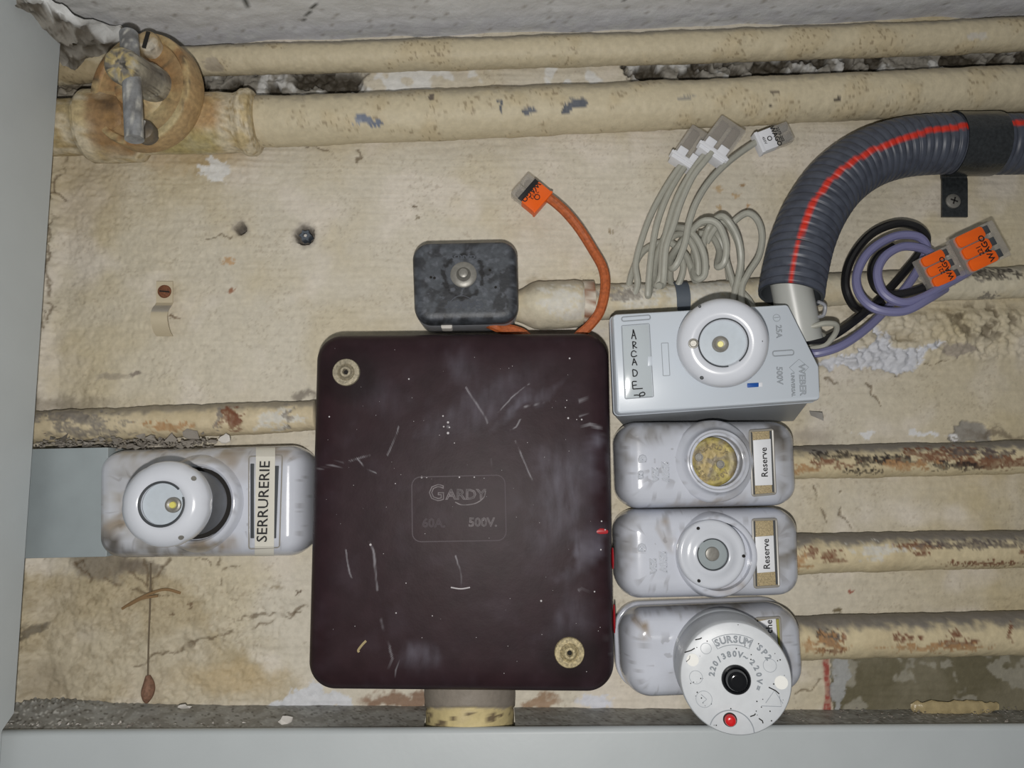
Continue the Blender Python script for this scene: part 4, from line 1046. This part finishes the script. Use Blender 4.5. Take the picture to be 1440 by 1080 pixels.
    g = put(text_geo('Lindner', S(7, .09) / .7, outline=.00014), onface(1061, 480, -.0006), -b_, a_, n_)
    mk('embossed_text', *g, 'soft_groove', k)
arcade()
# peeled scrap below the box corner
V, Fc = loft([np.array([P(1138 + i * 6, 578 + i * .8, .004 + .003 * i), P(1140 + i * 6, 584 + i * 2.6, .012 + .003 * i + .002 * (i % 2))]) for i in range(4)], closed=False)
V2 = V.copy(); V2[:, 1] -= .0004; n_ = len(V)
tag(mk('paint_flake', np.vstack([V, V2]), Fc + [tuple(i + n_ for i in f) for f in Fc], 'flake', smooth=True), 'curled scrap of peeled paint below the lower right corner of plastic box', 'paint flake')

# ------------------------------------------------------------------ black and violet cables, lever connectors
def z4(pts): return [(1040 + x * .361, 130 + y * .361, d) for x, y, d in pts]
RB = .0027
cable('black_cable', z4([(225, 950, .030), (275, 966, .034), (350, 955, .034), (460, 880, .032), (560, 790, .027), (650, 690, .022), (705, 620, .021), (728, 570, .024), (690, 525, .026), (610, 512, .026), (510, 555, .027), (435, 650, .029), (412, 750, .031), (445, 832, .028), (500, 850, .021), (560, 822, .020)]), RB, 'cable_black', 'black cable forming the outer loop right of the plastic box')
cable('black_cable', z4([(600, 600, .030), (540, 640, .030), (514, 700, .031), (535, 765, .033), (600, 788, .034), (680, 775, .036), (770, 740, .038), (800, 720, .038)]), RB, 'cable_black', 'black cable of the inner loop, entering the lower left lever connector')
cable('violet_cable', z4([(260, 1012, .030), (310, 1015, .034), (400, 985, .036), (500, 915, .032), (600, 815, .0275), (670, 730, .027), (715, 650, .029), (728, 600, .033), (690, 560, .035), (600, 562, .035), (505, 620, .036), (457, 710, .038), (470, 790, .042), (535, 845, .046), (640, 852, .048), (735, 805, .047), (800, 765, .040)]), RB, 'cable_violet', 'violet cable of the outer loop, running into the side of plastic box')
cable('violet_cable', z4([(745, 625, .037), (700, 605, .039), (630, 602, .040), (565, 640, .041), (537, 705, .043), (560, 780, .045), (630, 818, .047), (710, 800, .047), (800, 750, .045), (880, 705, .043), (900, 690, .041)]), RB, 'cable_violet', 'violet cable of the inner loop, entering the upper right lever connector')
def lever_connector(px, py, d, ang, label, L=62, W=50, n=3, th=.008):
    A, B = axes(ang); o = P(px, py, d); l, w_ = S(L, d), S(W, d); pw = w_ / n
    t = thing('lever_connector', label, 'connector', o)
    mk('clear_housing', *cbox(o, A, B, -l * .5, l * .5, -w_ / 2, w_ / 2, -th / 2, th / 2 - .0006, .0010), 'clear', t)
    mk('core', *cbox(o, A, B, -l * .44, l * .28, -w_ / 2 + .0006, w_ / 2 - .0006, -th / 2 + .0006, th * .2, .0006), 'inner', t)
    for k in range(n):
        y0 = -w_ / 2 + k * pw + .00035; y1 = y0 + pw - .0007
        lv = mk('lever', *cbox(o, A, B, -l * .47, l * .18, y0, y1, th * .2, th / 2 + .0010, .0022, .0005, 5), 'orange', t)
        mk('test_slot', *cbox(o, A, B, l * .19, l * .33, y0 + pw * .15, y1 - pw * .15, th * .3, th / 2 - .0002, .0003), 'groove', t)
    g = []
    yc = w_ / 2 - pw * 1.5
    g.append(put(text_geo('WAGO', pw * .66, .00006, bold=.02), o + A * (l * .04) + B * (-w_ / 2 + pw * 1.25) + NY * (th / 2 + .0011), B, -A, NY))
    g.append(put(text_geo('221', pw * .52, .00006, bold=.012), o + A * (-l * .12) + B * (-w_ / 2 + pw * 1.3) + NY * (th / 2 + .0011), B, -A, NY))
    mk('print', *join(*g), 'ink', t)
    return t
lever_connector(1321, 377, .0430, -25, 'lower left lever connector with orange levers, nearer the cable loops', 54, 50)
lever_connector(1376, 349, .0465, -25, 'upper right lever connector with orange levers, below the conduit clamp', 68, 58)
# white wires escaping beside the box
cable('grey_cable', z4([(225, 900, .044), (275, 912, .046), (330, 900, .048), (375, 905, .046), (372, 940, .040), (330, 985, .034), (260, 1000, .030)]), .0017, 'cable_grey', 'short white grey wire bent back at the foot of the pipe stub')
cable('grey_cable', z4([(250, 905, .040), (285, 935, .041), (320, 945, .036), (330, 960, .030), (270, 985, .026)]), .0017, 'cable_grey', 'small white grey wire beneath the bent one, beside the plastic box')

# ------------------------------------------------------------------ ceramic fuse holders
def ceramic_col(V, seed, dirt):
    X, Y = PJ(V); n1 = fbm(V, 50, 3, seed); n2 = fbm(V, 75, 3, seed + 3)
    C = np.tile(c8(200, 204, 214), (len(V), 1))
    Xw = X + (n1 - .5) * 50; Yw = Y + (n2 - .5) * 26
    for cx, cy, rx, ry, s, cl in dirt:
        m = sstep(0, .8, blob(Xw, Yw, cx, cy, rx, ry)) * s * (.45 + .8 * sstep(.35, .65, n2))
        C = mix(C, c8(*cl), np.clip(m, 0, 1))
    C = mix(C, c8(96, 88, 80), sstep(.74, .80, fbm(V, 190, 2, seed + 7)) * .3)
    return C

BODY = [(.0016, 0), (.0008, .004), (.0004, .010), (0, .018), (.0005, .025), (.0018, .031), (.0040, .0355), (.0070, .038), (.011, .0392), (.016, .0396)]
def holder(name, cor, rpx, label, seed, dirt, collar, prof, backlip=False, well=(.0098, .70)):
    df = .0396
    q = quad(cor, .024)
    cx, cy = np.mean([c[0] for c in cor]), np.mean([c[1] for c in cor])
    t = thing(name, label, 'fuse holder', P(cx, cy, 0), 'ceramic fuse holders')
    V, Fc = prism(q, S(rpx, .024), BODY, 14, cap1=80, m=100)
    mk('body', V, Fc, 'ceramic', t, True, ceramic_col(V, seed, dirt), sharp=None)
    if backlip:
        V, Fc = prism(q, S(rpx, .024), [(-.0012, 0), (-.0012, .006), (-.0006, .007), (.001, .0072)], 12, cap1=1)
        mk('back_plate', V, Fc, 'ceramic', t, True, ceramic_col(V, seed, dirt), sharp=None)
    o = P(collar[0], collar[1], .030); r = S(collar[2], .045)
    V, Fc = lathe(o, NY, [(h, r * k) for h, k in prof], 64, None, None)
    mk('collar', V, Fc, 'ceramic', t, True, ceramic_col(V, seed + 1, dirt), sharp=50)
    V, Fc = lathe(o + NY * well[0], NY, [(0, r * well[1]), (.0002, r * well[1] * .98)], 32, None, 1); mk('well', V, Fc, 'dark', t)
    return t, df

def window(t, pl, lab, df, text, tx, ty, hpx, extra=None):
    up = .0012
    q = rounded(quad(pl, df), S(2, df), 3)
    g = np.array([[x, -(df + .0005), z_] for x, z_ in q]); g = np.vstack([g, g[:2]])
    w_ = mk('label_window', *slab(pl, df - .001, df + .0003, .0004, .0002), 'cork', t)
    mk('window_rim', *tube(g, .00075, 8), 'ceramic_rim', w_)
    (x0, y0), (x1, y1), (x2, y2), (x3, y3) = pl
    mk('window_slit', *slab([(x0 + 1, y0 + 2), (x0 + 4, y0 + 2), (x3 + 4, y3 - 2), (x3 + 1, y3 - 2)], df, df + .0005, .0002, .0001), 'groove', w_)
    mk('window_slit', *slab([(x1 - 4, y1 + 2), (x1 - 1, y1 + 2), (x2 - 1, y2 - 2), (x2 - 4, y2 - 2)], df, df + .0005, .0002, .0001), 'groove', w_)
    l_ = mk('paper_label', *slab(lab, df, df + .0008, .0003, .0002), 'paper', w_) if False else mk('paper_label', *slab(lab, df, df + .0008, .0003, .0002), 'paper', t)
    if text: mk('print', *text_px(text, tx, ty, df + .0009, hpx, -90, extrude=.00005, bold=.012), 'ink', l_)
    return w_
M['ceramic_relief'] = mat('glazed_relief', c8(204, 208, 216), rough=0.07, spec=0.6)
M['ceramic_rim'] = mat('dirty_ceramic_rim', c8(150, 146, 138), rough=0.3)

GR, BR, DK = (128, 124, 118), (138, 120, 94), (74, 70, 66)
COLL = [(0, 1.30), (.0085, 1.27), (.0100, 1.20), (.0115, 1.08), (.0135, 1.0), (.0155, .985), (.017, .95), (.0172, .90), (.0165, .86), (.0155, .85), (.0158, .82), (.0155, .78), (.014, .765), (.008, .76)]
t, df = holder('fuse_holder', [(865, 593), (1112, 592), (1117, 711), (869, 716)], 30, 'glossy white ceramic fuse holder with brass plug, directly below the plastic box', 700,
               [(1095, 620, 60, 40, .75, GR), (1108, 650, 30, 80, .8, GR), (1100, 615, 22, 20, .6, DK), (900, 610, 80, 26, .6, GR), (980, 595, 120, 18, .6, GR), (1000, 710, 90, 10, .45, BR), (1040, 690, 24, 20, .4, BR), (875, 640, 18, 70, .5, GR), (1040, 640, 26, 60, .35, GR)], (999, 649, 46), COLL)
window(t, [(1054, 606), (1086, 604), (1090, 694), (1058, 697)], [(1059, 619), (1084, 617), (1086.5, 682), (1062, 683)], df, 'Reserve', 1075, 650, 9)
mk('moulded_mark', *join(text_px('250V', 935, 664, df + .0002, 9, 90, outline=.0006), text_px('25A', 921, 668, df + .0002, 8, 90, outline=.0006), text_px('G', 903, 645, df + .0002, 10, 90, outline=.0006), text_px('ca', 902, 668, df + .0002, 9, 90, outline=.0006)), 'ceramic_relief', t)
# brass plug
def brass_plug():
    o = P(998, 649, .036)
    a, b, n = frame_of(NY + np.array([-.06, 0, -.05])); r = S(34.8, .045)
    k = thing('brass_plug', 'stained yellow brass blanking plug with two pin holes in upper ceramic holder', 'plug', o)
    V, Fc = lathe(o, n, [(0, r), (.007, r), (.0085, r * .97), (.0092, r * .90), (.0092, r * .80), (.0088, r * .72)], 56, None, 14)
    n1 = fbm(V, 130, 4, 801); n2 = fbm(V, 420, 3, 802)
    C = np.tile(c8(170, 152, 104), (len(V), 1)); C = mix(C, c8(136, 126, 106), sstep(.48, .6, n1)); C = mix(C, c8(172, 160, 84), sstep(.5, .7, fbm(V, 60, 3, 803)) * .7)
    C = mix(C, c8(104, 90, 64), sstep(.60, .74, n2) * .7); 
    V += n * ((n2 - .5) * .0005)[:, None]
    d = mk('disc', V, Fc, 'brass', k, True, C, sharp=None)
    f = o + n * .0090
    def rimtext(s, rad, a0, a1, size):
        g = []
        for i, ch in enumerate(s):
            an = math.radians(a0 + (a1 - a0) * i / (len(s) - 1))
            u = math.cos(an) * X3 + math.sin(an) * Z3; u2 = u - n * (u @ n); u2 /= np.linalg.norm(u2); tg = np.cross(u2, n)
            g.append(put(text_geo(ch, size, outline=.00022), f + u2 * rad, tg, u2, n))
        return join(*g)
    def rimtext_in(s, rad, a0, a1, size):
        g = []
        for i, ch in enumerate(s):
            an = math.radians(a0 + (a1 - a0) * i / (len(s) - 1))
            u = math.cos(an) * X3 + math.sin(an) * Z3; u2 = u - n * (u @ n); u2 /= np.linalg.norm(u2); tg = -np.cross(u2, n)
            g.append(put(text_geo(ch, size, outline=.00022), f + u2 * rad, tg, -u2, n))
        return join(*g)
    mk('raised_text', *join(rimtext('GARDY', r * .62, 130, 40, r * .30), rimtext_in('25A 250V', r * .66, 205, 320, r * .26)), 'washer2', k)
    for px, py in ((983, 643), (1013, 653)):
        V, Fc = lathe(P(px, py, .0452), n, [(0, r * .17), (.0008, r * .16), (.0008, r * .12), (.0001, r * .11)], 20, None, 1); mk('pin_hole', V, Fc, 'steel', k)
brass_plug()

t, df = holder('fuse_holder', [(865, 716), (1117, 713), (1121, 837), (868, 842)], 31, 'glossy white ceramic fuse holder between two others, second below the plastic box', 720,
               [(1100, 770, 40, 70, .8, GR), (1095, 735, 40, 16, .6, GR), (945, 750, 12, 34, .7, BR), (880, 730, 40, 20, .4, GR), (1030, 830, 40, 16, .4, BR), (870, 780, 12, 60, .45, GR)], (1001, 779, 55),
               [(0, 1.10), (.007, 1.07), (.011, 1.03), (.013, 1.0), (.0138, .97), (.0140, .90), (.0138, .86), (.008, .85)])
window(t, [(1058, 731), (1091, 730), (1095, 824), (1061, 826)], [(1062, 755), (1088, 753), (1090, 804), (1065, 806)], df, 'Reserve', 1078, 779, 9)
mk('moulded_mark', *join(text_px('250V', 932, 790, df + .0002, 9, 90, outline=.0006), text_px('25A', 918, 796, df + .0002, 8, 90, outline=.0006), text_px('G', 902, 770, df + .0002, 10, 90, outline=.0006)), 'ceramic_relief', t)
def flat_cap():
    o = P(1003, 780, .0505) - NY * .0148; k = thing('screw_in_fuse', 'flat white porcelain fuse cap with grey centre in middle ceramic holder', 'fuse cap', o); R = S(47.5, .05)
    V, Fc = lathe(o, NY, [(0, R * .9), (.008, R), (.0115, R), (.0128, R * .97), (.0134, R * .90), (.0130, R * .82), (.0130, R * .72), (.0140, R * .62), (.0148, R * .52), (.0148, R * .475), (.0135, R * .455), (.010, R * .45)], 64, None, None)
    mk('shell', V, Fc, 'white_cap', k, sharp=None)
    V, Fc = lathe(o + NY * .0118, NY, [(0, R * .455), (.0004, R * .43)], 40, None, 2); mk('window_disc', V, Fc, 'cover', k)
    th = np.linspace(-3.6, 2.2, 40); mk('window_groove', *tube(np.array([o + NY * .0138 + R * .455 * (math.cos(s) * X3 + math.sin(s) * Z3) for s in th]), .0005, 6), 'groove', k)
    V, Fc = lathe(P(1001.5, 779, .0480), NY, [(0, S(10, .05)), (.0010, S(9.4, .05)), (.0012, S(8, .05))], 28, None, 2); mk('indicator', V, Fc, 'steel', k)
    for px, py in ((982, 743), (983, 817), (1046, 782)):
        V, Fc = lathe(P(px, py, .0495), NY, [(-.001, S(2.4, .05)), (.0002, S(2.2, .05))], 12, None, 1); mk('pin_hole', V, Fc, 'dark', k)
flat_cap()

t, df = holder('fuse_holder', [(871, 856), (1120, 847), (1127, 971), (877, 980)], 36, 'white ceramic fuse holder carrying a big round breaker, lowest of the right stack', 740,
               [(1000, 850, 160, 22, .75, GR), (888, 880, 14, 36, .7, BR), (1110, 880, 22, 60, .5, GR), (1060, 860, 90, 24, .5, GR), (1118, 940, 14, 60, .4, GR), (960, 960, 40, 30, .3, GR)], (1015, 924, 58),
               [(0, 1.12), (.008, 1.08), (.0115, 1.03), (.013, 1.0), (.0138, .9), (.008, .85)], True)
window(t, [(1062, 870), (1096, 868), (1101, 960), (1067, 962)], [(1066, 874), (1091, 869), (1095, 920), (1070, 924)], df, 'che', 1082, 881, 9)
mk('yellow_edge', *slab([(1092, 871), (1097, 870), (1100, 918), (1096, 918)], df, df + .0007, .0003, .0002), 'yellow', t)
def breaker():
    c0 = P(1017, 926, .036); c1 = P(1034.3, 953.5, .092); ax = c1 - c0; h = np.linalg.norm(ax)
    k = thing('screw_in_breaker', 'large round white screw-in circuit breaker with black and red buttons', 'circuit breaker', c0)
    a, b, n = frame_of(ax); R = S(74.5, .09)
    V, Fc = lathe(c0, ax, [(0, R * 1.02), (h * .22, R * 1.04), (h * .34, R * 1.04), (h * .36, R * 1.02), (h * .38, R * 1.035), (h * .55, R * 1.02), (h * .9, R * 1.0), (h * .975, R * .99), (h * .995, R * .97), (h, R * .95)], 96, None, 3)
    mk('case', V, Fc, 'grey_cap', k, sharp=30)
    # face frame: a to the right, b up in the picture
    er = X3 - n * (X3 @ n); er /= np.linalg.norm(er); eu = np.cross(n, er); f = c1
    s_ = R / 74.5
    at = lambda px, py, up=0: f + er * (px - 1034.3) * s_ - eu * (py - 953.5) * s_ + n * up
    def arc_text(s, rad, a0, a1, size, out=True, ol=.00018):
        g = []
        for i, ch in enumerate(s):
            if ch == ' ': continue
            an = math.radians(a0 + (a1 - a0) * i / (len(s) - 1)); u = math.cos(an) * er + math.sin(an) * eu; tg = np.cross(u, n)
            g.append(put(text_geo(ch, size * s_ / .7, outline=ol), f + u * rad * s_ + n * .0001, tg, u, n))
        return join(*g)
    cap = [f + (math.cos(an) * er + math.sin(an) * eu) * rr * s_ for rr, rng in ((57, np.linspace(2.10, 1.10, 16)), (43, np.linspace(1.10, 2.10, 16))) for an in rng]
    cap = np.array(cap + cap[:2])
    ring = lambda px, py, r_: lathe(at(px, py), n, [(0, r_ * s_), (.00015, r_ * s_), (.00015, (r_ - .7) * s_), (0, (r_ - .7) * s_)], 28)
    g = [arc_text('SURSUM', 50, 116, 68, 9), arc_text('SP2', 52, 50, 32, 8), arc_text('220/380V~', 31, 172, 62, 7.5), arc_text('220V=', 31, 42, -22, 7), tube(cap, .0002, 6),
         ring(997, 916, 7.5), ring(982, 954, 9), ring(991.5, 982, 11), ring(1080, 936, 9)]
    g += [tube(np.array([at(x, y) for x, y in q]), .00018, 6) for q in ([(1072, 984), (1084, 968), (1094, 984)], [(1066, 988), (1092, 988), (1090, 974)], [(988, 976), (995, 982), (989, 987)])]
    arc = [at(1026 + 29 * math.cos(t_), 1023 - 28 * math.sin(t_)) for t_ in np.linspace(.02, math.pi - .30, 30)]
    g.append(tube(np.array(arc), .0003, 6))
    mk('moulded_text', *join(*g), 'soft_groove', k)
    for px, py, r_ in ((978.5, 931.5, 8.5), (1093.5, 957.5, 9)):
        V, Fc = lathe(at(px, py, -.0002), n, [(0, r_ * s_), (.0004, r_ * s_ * .97)], 24, None, 1); mk('filled_hole', V, Fc, 'grey_cap_light', k)
    o = at(1035, 955.5, -.001)
    V, Fc = lathe(o, n, [(0, 19.5 * s_), (.0016, 19.5 * s_), (.0022, 18.6 * s_), (.0024, 16.5 * s_), (.0021, 15.5 * s_), (.004, 14.5 * s_), (.006, 12.5 * s_), (.0068, 9 * s_)], 40, None, 4); mk('black_button', V, Fc, 'black_gloss', k)
    o = at(1024.5, 1007, -.001)
    V, Fc = lathe(o, n, [(0, 9.2 * s_), (.0012, 9.2 * s_), (.0013, 8.2 * s_)], 28, None, 1); mk('button_well', V, Fc, 'dark', k)
    V, Fc = lathe(o, n, [(0, 7.6 * s_), (.003, 7.6 * s_), (.0042, 6.4 * s_), (.0047, 4 * s_)], 28, None, 2); mk('red_button', V, Fc, 'red_gloss', k)
    rnd = random.Random(3); g = []
    for _ in range(46):
        an = rnd.uniform(0, 6.28); rr = 70 * math.sqrt(rnd.random())
        if rr < 22: continue
        o = f + (math.cos(an) * er + math.sin(an) * eu) * rr * s_ - n * .00005; q = rnd.uniform(.5, 1.2) * s_
        g.append(lathe(o, n, [(0, q), (.00015, q * .7)], 6, None, 1))
    for x0, y0, x1, y1 in ((1077, 964, 1090, 972), (968, 922, 982, 916), (983, 905, 992, 902), (1051, 1002, 1058, 998), (1062, 1004, 1067, 1010), (975, 926, 970, 934)):
        g.append(tube(np.array([at(x0, y0), at((x0 + x1) / 2 + 2, (y0 + y1) / 2), at(x1, y1)]), .0003, 5))
    s = mk('dirt_specks', *join(*g), 'dark', k); s['kind'] = 'stuff'
breaker()

# left holder
t, df = holder('fuse_holder', [(147, 633), (438, 625), (437, 782), (146, 785)], 30, 'dirty white ceramic fuse holder left of the brown box, with printed tape', 760,
               [(190, 710, 110, 110, .42, (160, 152, 134)), (160, 740, 26, 60, .6, BR), (168, 665, 40, 40, .5, GR), (260, 640, 190, 26, .7, (160, 151, 136)), (230, 775, 120, 18, .8, GR), (165, 770, 40, 24, .7, DK), (300, 770, 60, 14, .6, BR), (330, 655, 40, 30, .5, BR), (395, 640, 50, 14, .5, BR)], (286, 707, 61),
               [(0, 1.16), (.006, 1.12), (.011, 1.04), (.0135, 1.0), (.0152, .95), (.0155, .90), (.0147, .86), (.0142, .84), (.010, .82), (.002, .81)], well=(.0102, .81))
def tape():
    mk('window_slit', *slab([(352, 652), (357, 652), (357, 757), (352, 757)], df - .001, df + .0004, .0003, .0002), 'groove', t)
    mk('window_slit', *slab([(385, 655), (392, 655), (388, 757), (382, 757)], df - .001, df + .0004, .0003, .0002), 'groove', t)
    q = rounded(quad([(350, 642), (397, 640), (393, 770), (350, 772)], df), S(3, df), 3); g = np.array([[x, -df, z_] for x, z_ in q]); mk('window_rim', *tube(np.vstack([g, g[:2]]), .0004, 6), 'ceramic_rim', t)
    rows = []
    for y, hh in ((629, .0335), (634, .0375), (642, .0404), (660, .0408), (705, .0410), (750, .0408), (768, .0404), (777, .0378), (782, .034)):
        x0 = 360 - (y - 629) * .012; x1 = 387 - (y - 629) * .012
        rows.append(np.array([P(x0, y, hh), P(x1, y, hh), P(x1, y, hh + .0003), P(x0, y, hh + .0003)]))
    V, Fc = loft(rows, 1, 1); tp = mk('label_tape', V, Fc, 'tape', t, sharp=30)
    mk('print', *text_px('SERRURERIE', 371, 705, .0418, 14.2, -90, extrude=.00005, sx=1.03, bold=.008), 'ink', tp)
    s0 = rows
    V, Fc = loft([np.array([P(379 - (y - 629) * .01, y, hh + .0004), P(387 - (y - 629) * .012, y, hh + .0004)]) for y, hh in ((629, .0337), (642, .0405), (690, .041), (735, .041))], closed=False)
tape()
def left_cap():
    c0 = P(277, 707, .037); c1 = P(227, 709, .090); ax = c1 - c0; h = np.linalg.norm(ax); a, b, n = frame_of(ax)
    k = thing('screw_in_fuse', 'long white porcelain fuse cap sticking out of the left fuse holder', 'fuse cap', c0)
    R = S(58.5, .080)
    er = X3 - n * (X3 @ n); er /= np.linalg.norm(er); eu = np.cross(n, er)
    wob = lambda t_, hh: 1 - (.018 * np.clip(np.cos(6 * t_), 0, 1) ** 8 if .71 * h < hh < .93 * h else 0 * t_)
    V, Fc = lathe(c0, ax, [(0, R * .82), (h * .70, R * .85), (h * .72, R * .90), (h * .75, R * .98), (h * .79, R), (h * .87, R), (h * .92, R * .97), (h * .965, R * .86), (h, R * .74), (h * 1.005, R * .62), (h * 1.0, R * .52), (h * .985, R * .50), (h * .94, R * .49)], 72, None, None, wob)
    mk('shell', V, Fc, 'white_cap', k, sharp=None)
    V, Fc = lathe(c0 + n * h * .93, n, [(0, R * .495), (.0002, R * .49)], 48, None, 2); mk('window_disc', V, Fc, 'glassplate', k)
    th = np.linspace(.75, 6.6, 50); mk('window_groove', *tube(np.array([c0 + n * h * .995 + R * .505 * (math.cos(s) * er + math.sin(s) * eu) for s in th]), .0007, 6), 'groove', k)
    o = c0 + n * h * .935 + er * R * .22 - eu * R * .02
    V, Fc = lathe(o, n, [(0, S(11, .09)), (.0016, S(10.5, .09)), (.0020, S(8, .09)), (.0014, S(5.5, .09))], 28, None, 1); i = mk('indicator', V, Fc, 'steel', k)
    V, Fc = lathe(o + n * .0012, n, [(0, S(5, .09)), (.0010, S(4, .09))], 20, None, 1); mk('indicator_dot', V, Fc, 'lens', i)
    for s, e_ in ((.73, .885), (-1.04, .885)):
        oo = c0 + n * h * .955 + R * e_ * (math.cos(s) * er + math.sin(s) * eu)
        V, Fc = lathe(oo, (n + .9 * (math.cos(s) * er + math.sin(s) * eu)), [(-.001, S(5, .09)), (.0004, S(3.4, .09))], 9, None, 1); mk('chip', V, Fc, 'steel', k)
left_cap()

# ------------------------------------------------------------------ small things on the wall
V, Fc = slab([(8, 632), (152, 629), (150, 783), (8, 786)], 0, .030, .0006, .0006)
tag(mk('cover_plate', V, Fc, 'cover'), 'flat grey cover plate between the left frame and the dirty fuse holder', 'cover plate')

def saddle():
    t = thing('saddle_clip', 'half pipe saddle clip left hanging on the bare wall at left', 'clip', P(230, 432, 0))
    top = [(232, 396, .0035), (232, 426, .0035)]
    pp = [P(*q) for q in top] + [P(230, 430, .006), P(226, 436, .011), P(224, 445, .013), P(225, 455, .012), P(228, 466, .008), P(232, 473, .004)]
    pp = np.array(pp); pp = np.vstack([pp[:2], crom(pp[1:], 5)[1:]])
    wv = X3 * S(11.5)
    loops = [np.array([p - wv, p + wv, p + wv + NY * .0009, p - wv + NY * .0009]) for p in pp]
    V, Fc = loft(loops, 1, 1); X, Y = PJ(V)
    C = np.tile(c8(198, 186, 160), (len(V), 1)); C = mix(C, c8(168, 162, 152), sstep(6, 3, np.abs(Y - 434)))
    mk('strap', V, Fc, 'saddle', t, True, C, sharp=25)
    V, Fc = lathe(P(231.5, 410, .0044), NY, [(0, S(9.5)), (.0010, S(9)), (.0018, S(6))], 20, 1, 2); s = mk('screw', V, Fc, 'rust', t)
    mk('slot', *cbox(P(231.5, 410, .0058), *axes(5), -S(7), S(7), -S(1), S(1), 0, .0006, .0001, .0001, 3), 'dark', s)
saddle()
def plug():
    o = P(430, 332, .0)
    a = [(S(9.5 if i % 2 == 0 else 6.5) ) for i in range(12)]
    t = np.linspace(0, 2 * math.pi, 12, endpoint=False)
    prof = []
    for h, k in ((-.006, .9), (.0012, 1.0), (.002, .9), (.002, .40), (-.003, .35)):
        prof.append(np.array([o + NY * h + np.array([math.cos(x), 0, math.sin(x)]) * r * k for x, r in zip(t, a)]))
    V, Fc = loft(prof); w_ = mk('wall_plug', V, Fc, 'plug', None, False); tag(w_, 'grey plastic wall plug set in a drilled hole', 'wall plug')
    V, Fc = lathe(o + NY * -.002, NY, [(0, S(2.6)), (.003, S(2.6)), (.0034, S(1.6))], 12, 1, 1); mk('screw_tip', V, Fc, 'flake', w_)
plug()
tag(cable('dust_thread', [(212, 792, .002), (211, 850, .004), (209, 900, .004), (208, 950, .003)], .0005, 'web', m=6, n=6), 'dusty vertical thread hanging below the left fuse holder', 'thread')
pp = crom([P(208, 950, .004), P(209, 965, .005), P(207, 978, .005), P(206, 988, .004)], 6); n_ = len(pp)
tag(mk('dry_husk', *tube(pp, np.sin(np.linspace(.35, 2.85, n_)) * S(8.5), 10), 'leaf'), 'brown dry husk at the lower end of the dusty thread', 'husk')
tag(cable('straw', [(172, 856, .003), (188, 846, .005), (208, 836, .006), (232, 829, .005), (254, 834, .003)], .0009, 'straw', m=6, n=6), 'bent straw fibre on the wall crossing the dusty thread', 'straw')
tag(cable('straw', [(180, 852, .003), (200, 842, .006), (222, 838, .005)], .0008, 'straw', m=6, n=6), 'shorter straw fibre lying along the longer bent straw', 'straw')
# yellowed glue bead at the lower right
pp = crom([P(1281, 994, .003), P(1300, 996, .006), P(1335, 997, .007), P(1370, 997, .006), P(1402, 993, .003)], 8); n_ = len(pp)
V, Fc = tube(pp, (np.sin(np.linspace(.3, 2.84, n_)) ** .6) * np.linspace(S(9.5), S(11), n_), 14); V[:, 1] = -.003 + (V[:, 1] + .003) * .55; V += (fbm(V, 160, 3, 901) - .5)[:, None] * .003 * np.array([1, 1, 1])
tag(mk('glue_bead', V, Fc, 'foam'), 'yellowed bead of glue along the sill under the bare cement patch', 'glue')

# rubble and flakes: uncountable crumbs
def crumbs(name, zone, n, label, material, smin, smax, seed, on):
    rnd = random.Random(seed); V, Fc = [], []
    for _ in range(n):
        p = np.array(on(rnd)); s = rnd.uniform(smin, smax) * (1 + (rnd.random() < .08) * 1.5); k = len(V)
        for _v in range(6):
            q = np.array([rnd.gauss(0, 1) for _ in range(3)]); q /= np.linalg.norm(q); V.append(p + q * s * np.array([1, .8, .6]))
        Fc += [(k, k + 1, k + 2), (k, k + 2, k + 3), (k, k + 3, k + 4), (k + 1, k + 5, k + 2), (k + 2, k + 5, k + 3), (k + 3, k + 5, k + 4), (k, k + 4, k + 1), (k + 1, k + 4, k + 5)]
    o = mk(name, V, Fc, material, None, False, recalc=False); tag(o, label, 'debris', kind='stuff'); return o
xl = P(30, 1000, .01)[0]
crumbs('plaster_crumbs', None, 420, 'pale plaster crumbs scattered on the left end of the dusty sill', 'flake', .0003, .0011, 5, lambda r: (xl + abs(r.gauss(0, .055)), -r.uniform(.001, .026), ZLEDGE + .0012))
crumbs('dust_crumbs', None, 500, 'grey dust crumbs scattered along the sill', 'dirtflake', .0003, .0010, 6, lambda r: (xl + abs(r.gauss(0, .07)) if r.random() < .6 else r.uniform(.15, .36), -r.uniform(.001, .03), ZLEDGE + .0010))
crumbs('mortar_rubble', None, 320, 'grey mortar rubble lodged between the left pipe and the cover plate', 'dirtflake', .0006, .0022, 8, lambda r: tuple(P(r.uniform(52, 300), 624 + r.gauss(0, 5) - 0, .012 + r.uniform(0, .012))))
def flake(px, py, d, w_, h_, label, seed, material='flake', tilt=.3):
    rnd = random.Random(seed); o = P(px, py, d); q = []
    for i in range(9):
        an = i / 9 * 6.283; k = rnd.uniform(.6, 1.1); q.append([math.cos(an) * S(w_) * k, rnd.uniform(-.0008, .0008), math.sin(an) * S(h_) * k])
    q = np.array(q); V, Fc = loft([o + q, o + q + NY * .0007 + Z3 * .0004], 1, 1)
    tag(mk('plaster_flake', V, Fc, material, None, False), label, 'plaster flake')
flake(403, 1013, .028, 11, 6, 'white plaster flake on the sill left of the brown box', 1)
flake(259, 994, .012, 9, 3, 'thin white flake on the sill at the foot of wall', 2)
flake(317, 617, .020, 9, 7, 'white lump of plaster under the rusty pipe band', 3)
flake(270, 612, .018, 13, 9, 'grey lump of mortar beneath the left pipe', 4, 'dirtflake')
